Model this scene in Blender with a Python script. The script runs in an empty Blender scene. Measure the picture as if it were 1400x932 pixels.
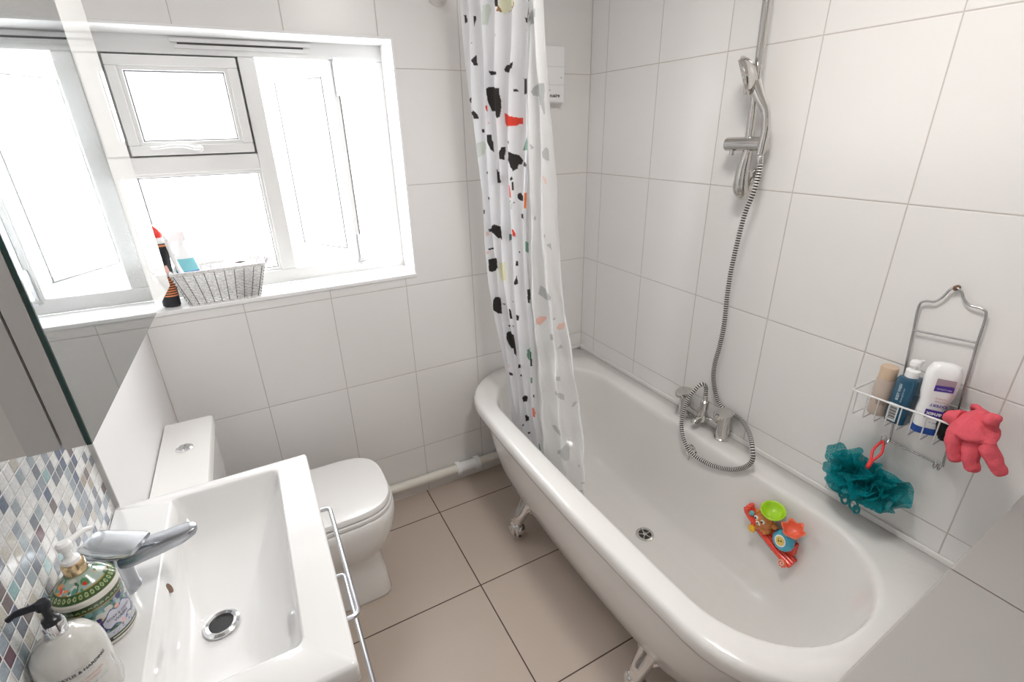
import bpy, bmesh, math, random
import numpy as np
from mathutils import Vector, Matrix
random.seed(7)
PI = math.pi
scn = bpy.context.scene
COL = scn.collection
W = 1.8066

# ---------------------------------------------------------------- materials
def nmat(name):
    m = bpy.data.materials.new(name); m.use_nodes = True
    nt = m.node_tree; b = nt.nodes['Principled BSDF']
    return m, nt, b
def N(nt, t, **k):
    n = nt.nodes.new(t)
    for a, v in k.items(): setattr(n, a, v)
    return n
def mth(nt, op, a, b=None, c=None):
    n = N(nt, 'ShaderNodeMath', operation=op)
    for i, v in enumerate((a, b, c)):
        if v is None: continue
        if isinstance(v, (int, float)): n.inputs[i].default_value = v
        else: nt.links.new(v, n.inputs[i])
    return n.outputs[0]
def mix(nt, f, a, b):
    n = N(nt, 'ShaderNodeMix', data_type='RGBA')
    for i, v in ((0, f), (6, a), (7, b)):
        if isinstance(v, (int, float)): n.inputs[i].default_value = v
        elif isinstance(v, tuple): n.inputs[i].default_value = (*v, 1)
        else: nt.links.new(v, n.inputs[i])
    return n.outputs[2]
def plain(name, col, rough=.5, metal=0, bump=0, bscale=200, coat=0, trans=0, spec=None, var=0, ior=None, vscale=6):
    m, nt, b = nmat(name)
    b.inputs['Base Color'].default_value = (*col, 1)
    b.inputs['Roughness'].default_value = rough; b.inputs['Metallic'].default_value = metal
    b.inputs['Coat Weight'].default_value = coat; b.inputs['Transmission Weight'].default_value = trans
    if spec is not None: b.inputs['Specular IOR Level'].default_value = spec
    if ior: b.inputs['IOR'].default_value = ior
    tc = N(nt, 'ShaderNodeTexCoord')
    nz = N(nt, 'ShaderNodeTexNoise'); nz.inputs['Scale'].default_value = vscale
    nt.links.new(tc.outputs['Object'], nz.inputs['Vector'])
    v = var or .03
    c2 = tuple(max(0, c * (1 - v)) for c in col)
    nt.links.new(mix(nt, nz.outputs['Fac'], col, c2), b.inputs['Base Color'])
    if bump:
        n2 = N(nt, 'ShaderNodeTexNoise'); n2.inputs['Scale'].default_value = bscale
        nt.links.new(tc.outputs['Object'], n2.inputs['Vector'])
        bp = N(nt, 'ShaderNodeBump'); bp.inputs['Strength'].default_value = bump; bp.inputs['Distance'].default_value = .002
        nt.links.new(n2.outputs['Fac'], bp.inputs['Height']); nt.links.new(bp.outputs['Normal'], b.inputs['Normal'])
    return m
def tiles(name, au, av, u0, v0, du, dv, col, grout, gw, rough, vary=.02, noise=.03):
    """rectangular tiles laid out in world metres; au/av choose the axes"""
    m, nt, b = nmat(name)
    g = N(nt, 'ShaderNodeNewGeometry'); s = N(nt, 'ShaderNodeSeparateXYZ')
    nt.links.new(g.outputs['Position'], s.inputs[0])
    fs = []; cells = []
    for ax, o, d in ((au, u0, du), (av, v0, dv)):
        q = mth(nt, 'DIVIDE', mth(nt, 'SUBTRACT', s.outputs[ax], o), d)
        fr = mth(nt, 'FRACT', q)
        dist = mth(nt, 'MULTIPLY', mth(nt, 'MINIMUM', fr, mth(nt, 'SUBTRACT', 1.0, fr)), d)
        fs.append(dist); cells.append(mth(nt, 'FLOOR', q))
    dm = mth(nt, 'MINIMUM', fs[0], fs[1])
    mask = mth(nt, 'LESS_THAN', dm, gw / 2)
    cv = N(nt, 'ShaderNodeCombineXYZ'); nt.links.new(cells[0], cv.inputs[0]); nt.links.new(cells[1], cv.inputs[1])
    wn = N(nt, 'ShaderNodeTexWhiteNoise'); nt.links.new(cv.outputs[0], wn.inputs['Vector'])
    nz = N(nt, 'ShaderNodeTexNoise'); nz.inputs['Scale'].default_value = 9; nz.inputs['Detail'].default_value = 6
    nt.links.new(g.outputs['Position'], nz.inputs['Vector'])
    c = mix(nt, wn.outputs['Value'], col, tuple(x * (1 - vary) for x in col))
    c = mix(nt, mth(nt, 'MULTIPLY', nz.outputs['Fac'], noise * 8), c, tuple(x * .88 for x in col))
    c = mix(nt, mask, c, grout)
    nt.links.new(c, b.inputs['Base Color'])
    nt.links.new(mth(nt, 'ADD', rough, mth(nt, 'MULTIPLY', mask, .35)), b.inputs['Roughness'])
    bp = N(nt, 'ShaderNodeBump'); bp.inputs['Strength'].default_value = .5; bp.inputs['Distance'].default_value = .002
    nt.links.new(mth(nt, 'MINIMUM', mth(nt, 'DIVIDE', dm, gw), 1.0), bp.inputs['Height'])
    nt.links.new(bp.outputs['Normal'], b.inputs['Normal'])
    return m
WT = (.80, .785, .77); GR = (.56, .52, .49)
M = {}
M['tile_back'] = tiles('wall tile back', 0, 2, .0048, .2618, .3, .397, WT, GR, .0030, .28)
M['tile_right'] = tiles('wall tile right', 1, 2, -.1069, .2618, .3, .397, WT, GR, .0030, .28)
M['tile_front'] = tiles('wall tile front', 0, 2, .1, .2618, .3, .397, WT, GR, .0030, .28)
M['floor'] = tiles('floor tile', 0, 1, .8934, -.1792, .457, .457, (.53, .445, .38), (.085, .055, .04), .0045, .42, .04, .05)
M['ledge_tile'] = tiles('ledge tile', 0, 1, 1.405, -2.6, .457, .6, (.35, .335, .32), (.13, .10, .085), .0035, .4, .03, .03)
M['paint'] = plain('white wall paint', (.86, .85, .85), .45, bump=.08)
M['ceiling'] = plain('ceiling paint', (.88, .87, .85), .8)
M['upvc'] = plain('white window plastic', (.80, .80, .79), .25)
M['reveal'] = plain('white reveal board', (.86, .86, .86), .3)
M['seal'] = plain('window seal', (.12, .12, .12), .6)
M['gap'] = plain('sash gap', (.30, .30, .29), .7)
M['slot'] = plain('vent slot', (.10, .09, .09), .8)
M['ceramic'] = plain('vanity ceramic', (.80, .795, .79), .12, coat=.5)
M['toiletc'] = plain('toilet ceramic', (.84, .83, .81), .12, coat=.5)
M['seatpl'] = plain('toilet seat plastic', (.83, .82, .81), .22)
M['acrylic'] = plain('bath acrylic', (.77, .755, .735), .16, coat=.4)
M['lacquer'] = plain('white lacquer', (.84, .85, .85), .2)
M['chrome'] = plain('chrome', (.86, .87, .89), .11, 1, var=.05)
M['chrome_worn'] = plain('worn chrome', (.72, .705, .68), .11, 1, var=.22, bump=.1, bscale=60)
M['satin'] = plain('satin metal', (.72, .73, .77), .28, 1)
M['wire'] = plain('wire chrome', (.55, .55, .55), .22, 1)
M['wire_white'] = plain('wire bright', (.82, .82, .82), .3, .6)
M['rust'] = plain('rusty screw', (.16, .09, .05), .7)
M['hose_l'] = plain('hose metal', (.84, .83, .81), .35, .6)
M['hose_d'] = plain('hose groove', (.07, .06, .055), .6)
M['dark'] = plain('drain dark', (.02, .02, .02), .4)
M['pvc'] = plain('waste pipe plastic', (.78, .75, .68), .35, var=.08)
M['black'] = plain('black plastic', (.012, .013, .018), .3)
M['alu'] = plain('cabinet aluminium', (.52, .51, .50), .45, .3)
M['cab'] = plain('cabinet side', (.62, .60, .58), .35)
M['white_pl'] = plain('white plastic', (.86, .86, .86), .3)
M['glassedge'] = plain('green glass edge', (.0, .035, .028), .15)
m, nt, b = nmat('mirror glass'); b.inputs['Base Color'].default_value = (.985, 1, 1, 1); b.inputs['Metallic'].default_value = 1; b.inputs['Roughness'].default_value = .01
M['mirror'] = m
m, nt, b = nmat('mirror frosted strip'); b.inputs['Base Color'].default_value = (.93, .94, .93, 1); b.inputs['Metallic'].default_value = .0; b.inputs['Roughness'].default_value = .015; b.inputs['Specular IOR Level'].default_value = 1
M['strip'] = m
def thin_glass(name, tint=(1, 1, 1), refl=.08):
    m, nt, b = nmat(name); nt.nodes.remove(b)
    out = nt.nodes['Material Output']
    t = N(nt, 'ShaderNodeBsdfTransparent'); t.inputs[0].default_value = (*tint, 1)
    g = N(nt, 'ShaderNodeBsdfGlossy'); g.inputs['Roughness'].default_value = .02
    mx = N(nt, 'ShaderNodeMixShader'); mx.inputs[0].default_value = refl
    nt.links.new(t.outputs[0], mx.inputs[1]); nt.links.new(g.outputs[0], mx.inputs[2]); nt.links.new(mx.outputs[0], out.inputs[0])
    return m
M['pane'] = thin_glass('window glass')
# square stone and glass mosaic
m, nt, b = nmat('mosaic tiles')
g = N(nt, 'ShaderNodeNewGeometry'); s = N(nt, 'ShaderNodeSeparateXYZ'); nt.links.new(g.outputs['Position'], s.inputs[0])
P = .0235; qs = []
ds = []
for ax, o in ((1, -.766), (2, .902)):
    q = mth(nt, 'DIVIDE', mth(nt, 'SUBTRACT', s.outputs[ax], o), P); fr = mth(nt, 'FRACT', q)
    qs.append(mth(nt, 'FLOOR', q)); ds.append(mth(nt, 'MINIMUM', fr, mth(nt, 'SUBTRACT', 1.0, fr)))
dm = mth(nt, 'MINIMUM', ds[0], ds[1]); mask = mth(nt, 'LESS_THAN', dm, .05)
cv = N(nt, 'ShaderNodeCombineXYZ'); nt.links.new(qs[0], cv.inputs[0]); nt.links.new(qs[1], cv.inputs[1])
wn = N(nt, 'ShaderNodeTexWhiteNoise'); nt.links.new(cv.outputs[0], wn.inputs['Vector'])
cr = N(nt, 'ShaderNodeValToRGB'); cr.color_ramp.interpolation = 'CONSTANT'
stops = [(0, (.80, .80, .79)), (.20, (.70, .70, .69)), (.30, (.77, .78, .78)), (.42, (.55, .52, .47)), (.50, (.33, .38, .43)), (.60, (.15, .19, .26)), (.69, (.22, .24, .28)), (.78, (.37, .43, .46)), (.86, (.22, .19, .20)), (.925, (.32, .48, .50)), (.95, (.42, .36, .31)), (.985, (.17, .10, .13))]
els = cr.color_ramp.elements
els[0].position = 0; els[0].color = (*stops[0][1], 1); els[1].position = stops[1][0]; els[1].color = (*stops[1][1], 1)
for p_, c_ in stops[2:]:
    e = els.new(p_); e.color = (*c_, 1)
nt.links.new(wn.outputs['Value'], cr.inputs[0])
nz = N(nt, 'ShaderNodeTexNoise'); nz.inputs['Scale'].default_value = 110; nz.inputs['Distortion'].default_value = 2.5; nt.links.new(g.outputs['Position'], nz.inputs['Vector'])
n3 = N(nt, 'ShaderNodeMapRange'); n3.inputs[1].default_value = .35; n3.inputs[2].default_value = .7; n3.inputs[3].default_value = .84; n3.inputs[4].default_value = 1.10; nt.links.new(nz.outputs['Fac'], n3.inputs[0])
vm = N(nt, 'ShaderNodeVectorMath', operation='SCALE'); nt.links.new(cr.outputs[0], vm.inputs[0]); nt.links.new(n3.outputs[0], vm.inputs['Scale'])
nt.links.new(mix(nt, mask, vm.outputs[0], (.78, .78, .77)), b.inputs['Base Color'])
b.inputs['Roughness'].default_value = .18
bpn = N(nt, 'ShaderNodeBump'); bpn.inputs['Strength'].default_value = .6; bpn.inputs['Distance'].default_value = .002
nt.links.new(mth(nt, 'MINIMUM', mth(nt, 'MULTIPLY', dm, 10.0), 1.0), bpn.inputs['Height']); nt.links.new(bpn.outputs['Normal'], b.inputs['Normal'])
M['mosaic'] = m
# shower curtain cloth: printed pattern lives in a colour attribute, alpha of it is how thin the cloth is
m, nt, b = nmat('curtain cloth')
at = N(nt, 'ShaderNodeAttribute'); at.attribute_name = 'print'
nt.links.new(at.outputs['Color'], b.inputs['Base Color']); b.inputs['Roughness'].default_value = .65; b.inputs['Sheen Weight'].default_value = .2
tr = N(nt, 'ShaderNodeBsdfTranslucent'); nt.links.new(at.outputs['Color'], tr.inputs[0])
tp = N(nt, 'ShaderNodeBsdfTransparent')
mx = N(nt, 'ShaderNodeMixShader'); mx.inputs[0].default_value = .38
mx2 = N(nt, 'ShaderNodeMixShader')
nt.links.new(b.outputs[0], mx.inputs[1]); nt.links.new(tr.outputs[0], mx.inputs[2])
nt.links.new(at.outputs['Alpha'], mx2.inputs[0]); nt.links.new(tp.outputs[0], mx2.inputs[1]); nt.links.new(mx.outputs[0], mx2.inputs[2])
nt.links.new(mx2.outputs[0], nt.nodes['Material Output'].inputs[0])
M['curtain'] = m
def attr_mat(name, rough=.3, coat=0):
    m, nt, b = nmat(name); at = N(nt, 'ShaderNodeAttribute'); at.attribute_name = 'print'
    nt.links.new(at.outputs['Color'], b.inputs['Base Color']); b.inputs['Roughness'].default_value = rough; b.inputs['Coat Weight'].default_value = coat
    return m

# ---------------------------------------------------------------- mesh helpers
def link(name, me, mats, parent=None, smooth=True, bevel=0, auto=True, segs=2):
    o = bpy.data.objects.new(name, me); COL.objects.link(o)
    for mm in (mats if isinstance(mats, (list, tuple)) else [mats]): me.materials.append(M[mm] if isinstance(mm, str) else mm)
    if smooth:
        me.polygons.foreach_set('use_smooth', [True] * len(me.polygons))
        if auto:
            bm = bmesh.new(); bm.from_mesh(me)
            for e in bm.edges:
                if len(e.link_faces) == 2 and e.calc_face_angle(0) > math.radians(38): e.smooth = False
            bm.to_mesh(me); bm.free()
    if bevel:
        md = o.modifiers.new('bevel', 'BEVEL'); md.width = bevel; md.segments = segs; md.limit_method = 'ANGLE'; md.angle_limit = math.radians(40); md.harden_normals = False
    if parent: o.parent = parent
    return o
def obj(name, bm, mats, parent=None, smooth=True, bevel=0, auto=True, segs=2):
    bmesh.ops.recalc_face_normals(bm, faces=bm.faces)
    me = bpy.data.meshes.new(name); bm.to_mesh(me); bm.free()
    return link(name, me, mats, parent, smooth, bevel, auto, segs)
def tag(o, label, cat, group=None):
    o['label'] = label; o['category'] = cat
    if group: o['group'] = group
    return o
def thing(name, label, cat, loc=(0, 0, 0), group=None):
    o = bpy.data.objects.new(name, None); COL.objects.link(o); o.empty_display_size = .05
    return tag(o, label, cat, group)
def struct(o): o['kind'] = 'structure'; return o
def add_box(bm, x0, x1, y0, y1, z0, z1, mi=0, mat=None):
    vs = [bm.verts.new((x, y, z)) for z in (z0, z1) for y in (y0, y1) for x in (x0, x1)]
    if mat is not None:
        for v in vs: v.co = mat @ v.co
    for f in ((0, 2, 3, 1), (4, 5, 7, 6), (0, 1, 5, 4), (2, 6, 7, 3), (0, 4, 6, 2), (1, 3, 7, 5)):
        bm.faces.new([vs[i] for i in f]).material_index = mi
    return vs
def box(x0, x1, y0, y1, z0, z1):
    bm = bmesh.new(); add_box(bm, x0, x1, y0, y1, z0, z1); return bm
def loft(bm, loops, cap0=True, cap1=True, closed=True, mi=0):
    rows = [[bm.verts.new(p) for p in L] for L in loops]
    n = len(rows[0])
    for a, b in zip(rows, rows[1:]):
        for i in range(n if closed else n - 1):
            j = (i + 1) % n
            bm.faces.new((a[i], a[j], b[j], b[i])).material_index = mi
    if closed and cap0: bm.faces.new(rows[0][::-1]).material_index = mi
    if closed and cap1: bm.faces.new(rows[-1]).material_index = mi
    return rows
def lathe(bm, prof, c=(0, 0, 0), n=32, axis=None, cap=True, mi=0, rx=1, ry=1):
    """prof: list of (r, h) along the axis"""
    ax = Vector(axis or (0, 0, 1)).normalized()
    q = ax.to_track_quat('Z', 'Y').to_matrix() if axis else Matrix.Identity(3)
    c = Vector(c)
    loops = [[c + q @ Vector((r * rx * math.cos(2 * PI * i / n), r * ry * math.sin(2 * PI * i / n), h)) for i in range(n)] for r, h in prof]
    return loft(bm, loops, cap, cap, mi=mi)
def smooth_path(pts, k=8):
    pts = [Vector(p) for p in pts]; out = []
    P = [2 * pts[0] - pts[1]] + pts + [2 * pts[-1] - pts[-2]]
    for i in range(1, len(P) - 2):
        a, b, c, d = P[i - 1:i + 3]
        for j in range(k):
            t = j / k
            out.append(.5 * ((2 * b) + (c - a) * t + (2 * a - 5 * b + 4 * c - d) * t * t + (3 * b - a - 3 * c + d) * t ** 3))
    out.append(pts[-1]); return out
def tube(bm, pts, r, n=12, cap=True, mi=0, closed=False, mis=None, flat=1):
    """r: number or list; frames carried along the path"""
    pts = [Vector(p) for p in pts]; m_ = len(pts)
    T = []
    for i in range(m_):
        a = pts[(i - 1) % m_ if closed else max(0, i - 1)]; b = pts[(i + 1) % m_ if closed else min(m_ - 1, i + 1)]
        T.append((b - a).normalized())
    up = Vector((0, 0, 1)) if abs(T[0].z) < .9 else Vector((1, 0, 0))
    nrm = (up - T[0] * up.dot(T[0])).normalized(); rows = []
    for i in range(m_):
        nrm = (nrm - T[i] * nrm.dot(T[i])).normalized(); bn = T[i].cross(nrm)
        rr = r[i] if isinstance(r, (list, tuple)) else r
        rows.append([bm.verts.new(pts[i] + nrm * rr * math.cos(2 * PI * k / n) * flat + bn * rr * math.sin(2 * PI * k / n)) for k in range(n)])
    rng = range(m_) if closed else range(m_ - 1)
    for i in rng:
        a = rows[i]; b = rows[(i + 1) % m_]
        for k in range(n):
            j = (k + 1) % n
            bm.faces.new((a[k], a[j], b[j], b[k])).material_index = mis[i] if mis else mi
    if cap and not closed:
        bm.faces.new(rows[0][::-1]).material_index = mi; bm.faces.new(rows[-1]).material_index = mi
def resample(pts, step):
    pts = [Vector(p) for p in pts]; out = [pts[0]]; acc = 0
    for a, b in zip(pts, pts[1:]):
        L = (b - a).length
        if L == 0: continue
        d = step - acc
        while d <= L:
            out.append(a.lerp(b, d / L)); d += step
        acc = L - (d - step)
    return out
def rrect(x0, x1, y0, y1, rs, z, k=10, bow=0, side=12):
    """rounded rectangle loop, counter-clockwise from the right-near corner; rs = radii (near-right, far-right, far-left, near-left)"""
    if isinstance(rs, (int, float)): rs = [rs] * 4
    lim = min(x1 - x0, y1 - y0) / 2 - 1e-4; rs = [min(r, lim) for r in rs]
    cs = [(x1 - rs[0], y0 + rs[0], -PI / 2, rs[0]), (x1 - rs[1], y1 - rs[1], 0, rs[1]), (x0 + rs[2], y1 - rs[2], PI / 2, rs[2]), (x0 + rs[3], y0 + rs[3], PI, rs[3])]
    arcs = [[(cx + r * math.cos(a0 + PI / 2 * i / k), cy + r * math.sin(a0 + PI / 2 * i / k)) for i in range(k + 1)] for cx, cy, a0, r in cs]
    out = []
    for i, A in enumerate(arcs):
        out += A; B = arcs[(i + 1) % 4][0]; a = A[-1]
        out += [(a[0] + (B[0] - a[0]) * j / side, a[1] + (B[1] - a[1]) * j / side) for j in range(1, side)]
    if bow:
        yc, hh = (y0 + y1) / 2, (y1 - y0) / 2; xm = (x0 + x1) / 2
        out = [(x - bow * max(0, (xm - x) / (xm - x0)) * math.cos((y - yc) / hh * PI / 2), y) for x, y in out]
    return [Vector((x, y, z)) for x, y in out]
def text_mesh(s, size, depth=0, bold=False):
    cu = bpy.data.curves.new('t', 'FONT'); cu.body = s; cu.size = size; cu.align_x = 'CENTER'; cu.align_y = 'CENTER'; cu.extrude = depth; cu.resolution_u = 3
    if bold: cu.offset = size * .025
    o = bpy.data.objects.new('t', cu); COL.objects.link(o)
    dg = bpy.context.evaluated_depsgraph_get(); dg.update()
    me = bpy.data.meshes.new_from_object(o.evaluated_get(dg)); bpy.data.objects.remove(o)
    return me
def text_on(name, s, size, fn, mat, parent, bold=False, mirror=False):
    """lettering mapped with fn(u, v) -> point"""
    me = text_mesh(s, size, 0, bold)
    bm = bmesh.new(); bm.from_mesh(me)
    bmesh.ops.triangulate(bm, faces=bm.faces)
    bmesh.ops.subdivide_edges(bm, edges=[e for e in bm.edges if e.calc_length() > size * .3], cuts=1)
    for v in bm.verts: v.co = fn(v.co.x, v.co.y)
    bm.to_mesh(me); bm.free()
    return link(name, me, mat, parent, smooth=False)
def poly_in(px, py, poly):
    c = np.zeros(px.shape, bool); n = len(poly); j = n - 1
    for i in range(n):
        xi, yi = poly[i]; xj, yj = poly[j]
        if yi != yj:
            c ^= ((yi > py) != (yj > py)) & (px < (xj - xi) * (py - yi) / (yj - yi) + xi)
        j = i
    return c
def set_print(me, cols):
    a = me.color_attributes.new('print', 'FLOAT_COLOR', 'POINT'); a.data.foreach_set('color', np.asarray(cols, dtype=np.float32).ravel())

# ---------------------------------------------------------------- room shell
struct(obj('floor', box(-.25, W + .2, -2.75, .2, -.1, 0), 'floor', smooth=False))
struct(obj('ceiling', box(-.25, W + .2, -2.75, .2, 2.35, 2.45), 'ceiling', smooth=False))
OX0, OX1, OZ0, OZ1 = .03, .955, 1.095, 1.945
bm = bmesh.new()
add_box(bm, -.25, OX0, 0, .3, 0, 2.35); add_box(bm, OX1, W + .2, 0, .3, 0, 2.35)
add_box(bm, OX0, OX1, 0, .3, 0, OZ0); add_box(bm, OX0, OX1, 0, .3, OZ1, 2.35)
struct(obj('wall_back', bm, 'tile_back', smooth=False))
struct(obj('wall_right', box(W, W + .2, -2.75, .3, 0, 2.35), 'tile_right', smooth=False))
bm = bmesh.new(); add_box(bm, -.25, 0, -.763, 0, 0, 2.35); add_box(bm, -.25, -.014, -2.75, -.763, 0, 2.35)
struct(obj('wall_left', bm, 'paint', smooth=False))
struct(obj('wall_front', box(-.25, W + .2, -2.75, -2.6, 0, 2.35), 'tile_front', smooth=False))
struct(obj('trim_1', box(-.014, -.008, -1.9, -.766, .86, 1.62), 'mosaic', smooth=False))
struct(obj('trim_2', box(-.014, .0005, -.766, -.761, .9, 1.62), 'alu', smooth=False))
# dark reflection door in the wall behind, added unseen for the chrome to mirror
d_ = struct(obj('added_door', box(.98, 1.72, -2.599, -2.575, .005, 2.0), plain('dark reflection door', (.06, .04, .03), .45), smooth=False, bevel=.003))
bm = bmesh.new(); tube(bm, [(1.66, -2.575, 1.0), (1.66, -2.53, 1.0), (1.55, -2.53, 1.0)], .009, 12); obj('added_door_handle', bm, 'satin', d_)
# tiled half-height wall across the end of the bath
Mh = Matrix.Translation((1.012, -1.739, 0)) @ Matrix.Rotation(math.radians(2.75), 4, 'Z')
bm = bmesh.new(); add_box(bm, -.02, .80, -.5, 0, .003, .87, mat=Mh)
for v in bm.verts: v.co.x = min(v.co.x, W - .001)
ph = struct(obj('wall_near', bm, 'ledge_tile', smooth=False, bevel=.004))
# window reveal lining and sill
bm = bmesh.new()
add_box(bm, OX0, OX0 + .008, -.002, .15, 1.105, OZ1); add_box(bm, OX1 - .008, OX1, -.002, .15, 1.105, OZ1)
add_box(bm, OX0 + .008, OX1 - .008, -.002, .15, OZ1 - .008, OZ1)
struct(obj('trim_3', bm, 'reveal', smooth=False, bevel=.0015))
# ---------------------------------------------------------------- window
def ring(bm, x0, x1, z0, z1, t, y0, y1, mi=0):
    add_box(bm, x0, x1, y0, y1, z0, z0 + t, mi); add_box(bm, x0, x1, y0, y1, z1 - t, z1, mi)
    add_box(bm, x0, x0 + t, y0, y1, z0 + t, z1 - t, mi); add_box(bm, x1 - t, x1, y0, y1, z0 + t, z1 - t, mi)
win = struct(bpy.data.objects.new('window_1', None)); COL.objects.link(win)
obj('window_sill', box(OX0, OX1, -.005, .152, 1.09, 1.105), 'reveal', win, smooth=False, bevel=.003)
Y0, Y1 = .15, .21
bm = bmesh.new()
add_box(bm, OX0, OX1, Y0, Y1, 1.105, 1.158)      # bottom rail
add_box(bm, OX0, OX1, Y0, Y1, 1.885, OZ1)        # head
add_box(bm, OX0, .077, Y0, Y1, 1.158, 1.885)
add_box(bm, OX1 - .030, OX1, Y0, Y1, 1.158, 1.885)
add_box(bm, .462, .515, Y0, Y1, 1.158, 1.885)
add_box(bm, .077, .462, Y0, Y1, 1.53, 1.585)
ring(bm, .070, .468, 1.575, 1.895, .045, .192, .208)
obj('window_frame', bm, 'upvc', win, smooth=False, bevel=.004)
bm = bmesh.new()   # lower pane beads
ring(bm, .0765, .4625, 1.1575, 1.5305, .010, .158, .172)
obj('glazing_bead', bm, 'upvc', win, smooth=False, bevel=.002)
bm = bmesh.new(); ring(bm, .086, .453, 1.167, 1.521, .0035, .168, .174); obj('seal', bm, 'seal', win, smooth=False)
obj('pane', box(.086, .453, .174, .178, 1.167, 1.521), 'pane', win, smooth=False)
# top light sash
sash = obj('top_light_sash', (lambda b: (ring(b, .095, .455, 1.590, 1.880, .030, .138, .19), b)[1])(bmesh.new()), 'upvc', win, smooth=False, bevel=.003)
bm = bmesh.new(); ring(bm, .1245, .4255, 1.6195, 1.8505, .0125, .144, .160); obj('glazing_bead', bm, 'upvc', sash, smooth=False, bevel=.002)
bm = bmesh.new(); ring(bm, .137, .413, 1.632, 1.838, .0035, .156, .162); obj('seal', bm, 'seal', sash, smooth=False)
bm = bmesh.new(); ring(bm, .0932, .4568, 1.5882, 1.8818, .0018, .1475, .190); obj('seal', bm, 'gap', sash, smooth=False)
obj('pane', box(.137, .413, .162, .166, 1.632, 1.838), 'pane', sash, smooth=False)
bm = bmesh.new()
lathe(bm, [(.011, 0), (.011, .012), (.008, .02)], (.29, .137, 1.607), 16, axis=(0, -1, 0))
tube(bm, smooth_path([(.292, .122, 1.607), (.27, .116, 1.61), (.245, .114, 1.617), (.21, .114, 1.617), (.175, .116, 1.613), (.155, .118, 1.612)], 4), [.009] * 8 + [.0075] * 12 + [.006], 10, flat=.7)
obj('handle', bm, 'white_pl', sash)
bm = bmesh.new(); lathe(bm, [(.0035, 0), (.0035, .002)], (.268, .1105, 1.610), 10, axis=(0, -1, 0)); obj('key_hole', bm, 'dark', sash)
bm = bmesh.new(); add_box(bm, .30, .675, .1465, .152, 1.914, 1.919, 0); obj('trickle_vent', bm, 'slot', win, smooth=False)
bm = bmesh.new(); add_box(bm, .28, .70, .140, .151, 1.9195, 1.932, 0); add_box(bm, .29, .69, .143, .151, 1.902, 1.9138, 0); obj('vent_hood', bm, 'upvc', win, smooth=False, bevel=.002)
# open casement, swung outwards
ang = math.atan2(.31, -.19)
Ms = Matrix.Translation((.766, .155, 0)) @ Matrix.Rotation(ang, 4, 'Z')
cs = obj('casement_sash', (lambda b: (ring(b, 0, .375, 1.150, 1.885, .052, -.014, .014), b)[1])(bmesh.new()), 'upvc', win, smooth=False, bevel=.003)
cs.matrix_world = Ms
bm = bmesh.new(); ring(bm, .0500, .3250, 1.2000, 1.8350, .0045, .0105, .0150); o = obj('seal', bm, 'seal', cs, smooth=False); 
obj('pane', box(.054, .321, -.003, .003, 1.204, 1.831), 'pane', cs, smooth=False)
bm = bmesh.new(); add_box(bm, -.008, -.0045, -.010, .004, 1.16, 1.26); add_box(bm, -.008, -.0045, -.010, .004, 1.77, 1.88)
add_box(bm, -.02, .10, -.01, .01, 1.143, 1.149); add_box(bm, -.02, .10, -.01, .01, 1.886, 1.892)
obj('friction_stay', bm, 'satin', cs, smooth=False)
bm = bmesh.new(); add_box(bm, -.0045, -.0003, -.013, .013, 1.152, 1.883); obj('edge_profile', bm, 'alu', cs, smooth=False)
bm = bmesh.new(); add_box(bm, -.006, -.0045, -.014, -.010, 1.155, 1.88); obj('gasket', bm, 'seal', cs, smooth=False)

# ---------------------------------------------------------------- bath
bath = thing('bathtub', 'white freestanding roll-top bath on chrome claw feet', 'bathtub')
YN, YF = -1.700, -.004
def ol(ix0, ix1, iyn, iyf, r, z, bow=.034): return rrect(1.095 + ix0, 1.800 - ix1, YN + iyn, YF - iyf, [min(r, .05) if ix1 < .03 else r * .6, min(r, .05) if ix1 < .03 else r * .6, r, r], z, 10, bow)
L = [ol(.165, .165, .30, .30, .16, .105, .0), ol(.150, .150, .27, .27, .18, .100, .0)][::-1]
L = []
for ix0, ix1, iy, r, z, bw in ((.20, .18, .36, .13, .098, .0), (.155, .14, .29, .18, .103, .01), (.115, .11, .22, .22, .14, .02), (.085, .09, .17, .25, .20, .028), (.055, .07, .12, .27, .30, .032), (.038, .05, .085, .28, .40, .034), (.030, .035, .06, .28, .48, .034), (.026, .02, .045, .28, .515, .034)):
    L.append(ol(ix0, ix1, iy, iy, r, z, bw))
for i_, z in ((.012, .513), (.004, .520), (.0, .534), (.0, .556), (.004, .568), (.013, .575)):
    L.append(ol(i_, i_ * .3, i_ * .5, i_ * .5, .27, z))
def il(d, z, dn=None, df=None, r=.25, bow=.012):
    return rrect(1.145 + d, 1.708 - d, -1.632 + (dn or d), -.10 - (df or d), [r, r, r, r], z, 10, bow)
for d, z in ((0, .575), (.008, .572), (.014, .562), (.017, .545)): L.append(il(d, z))
for d, z, dn, r in ((.024, .50, .03, .25), (.036, .42, .055, .245), (.050, .34, .095, .235), (.068, .265, .15, .22), (.092, .215, .21, .19), (.125, .19, .28, .16), (.18, .182, .37, .12)):
    L.append(il(d, z, dn, dn, r))
def _plan(loops):
    # same point count everywhere
    return loops
bm = bmesh.new(); loft(bm, _plan(L), True, True)
tub = obj('tub', bm, 'acrylic', bath, auto=False)
for p in tub.data.polygons:
    if len(p.vertices) > 4: p.use_smooth = False
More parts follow.
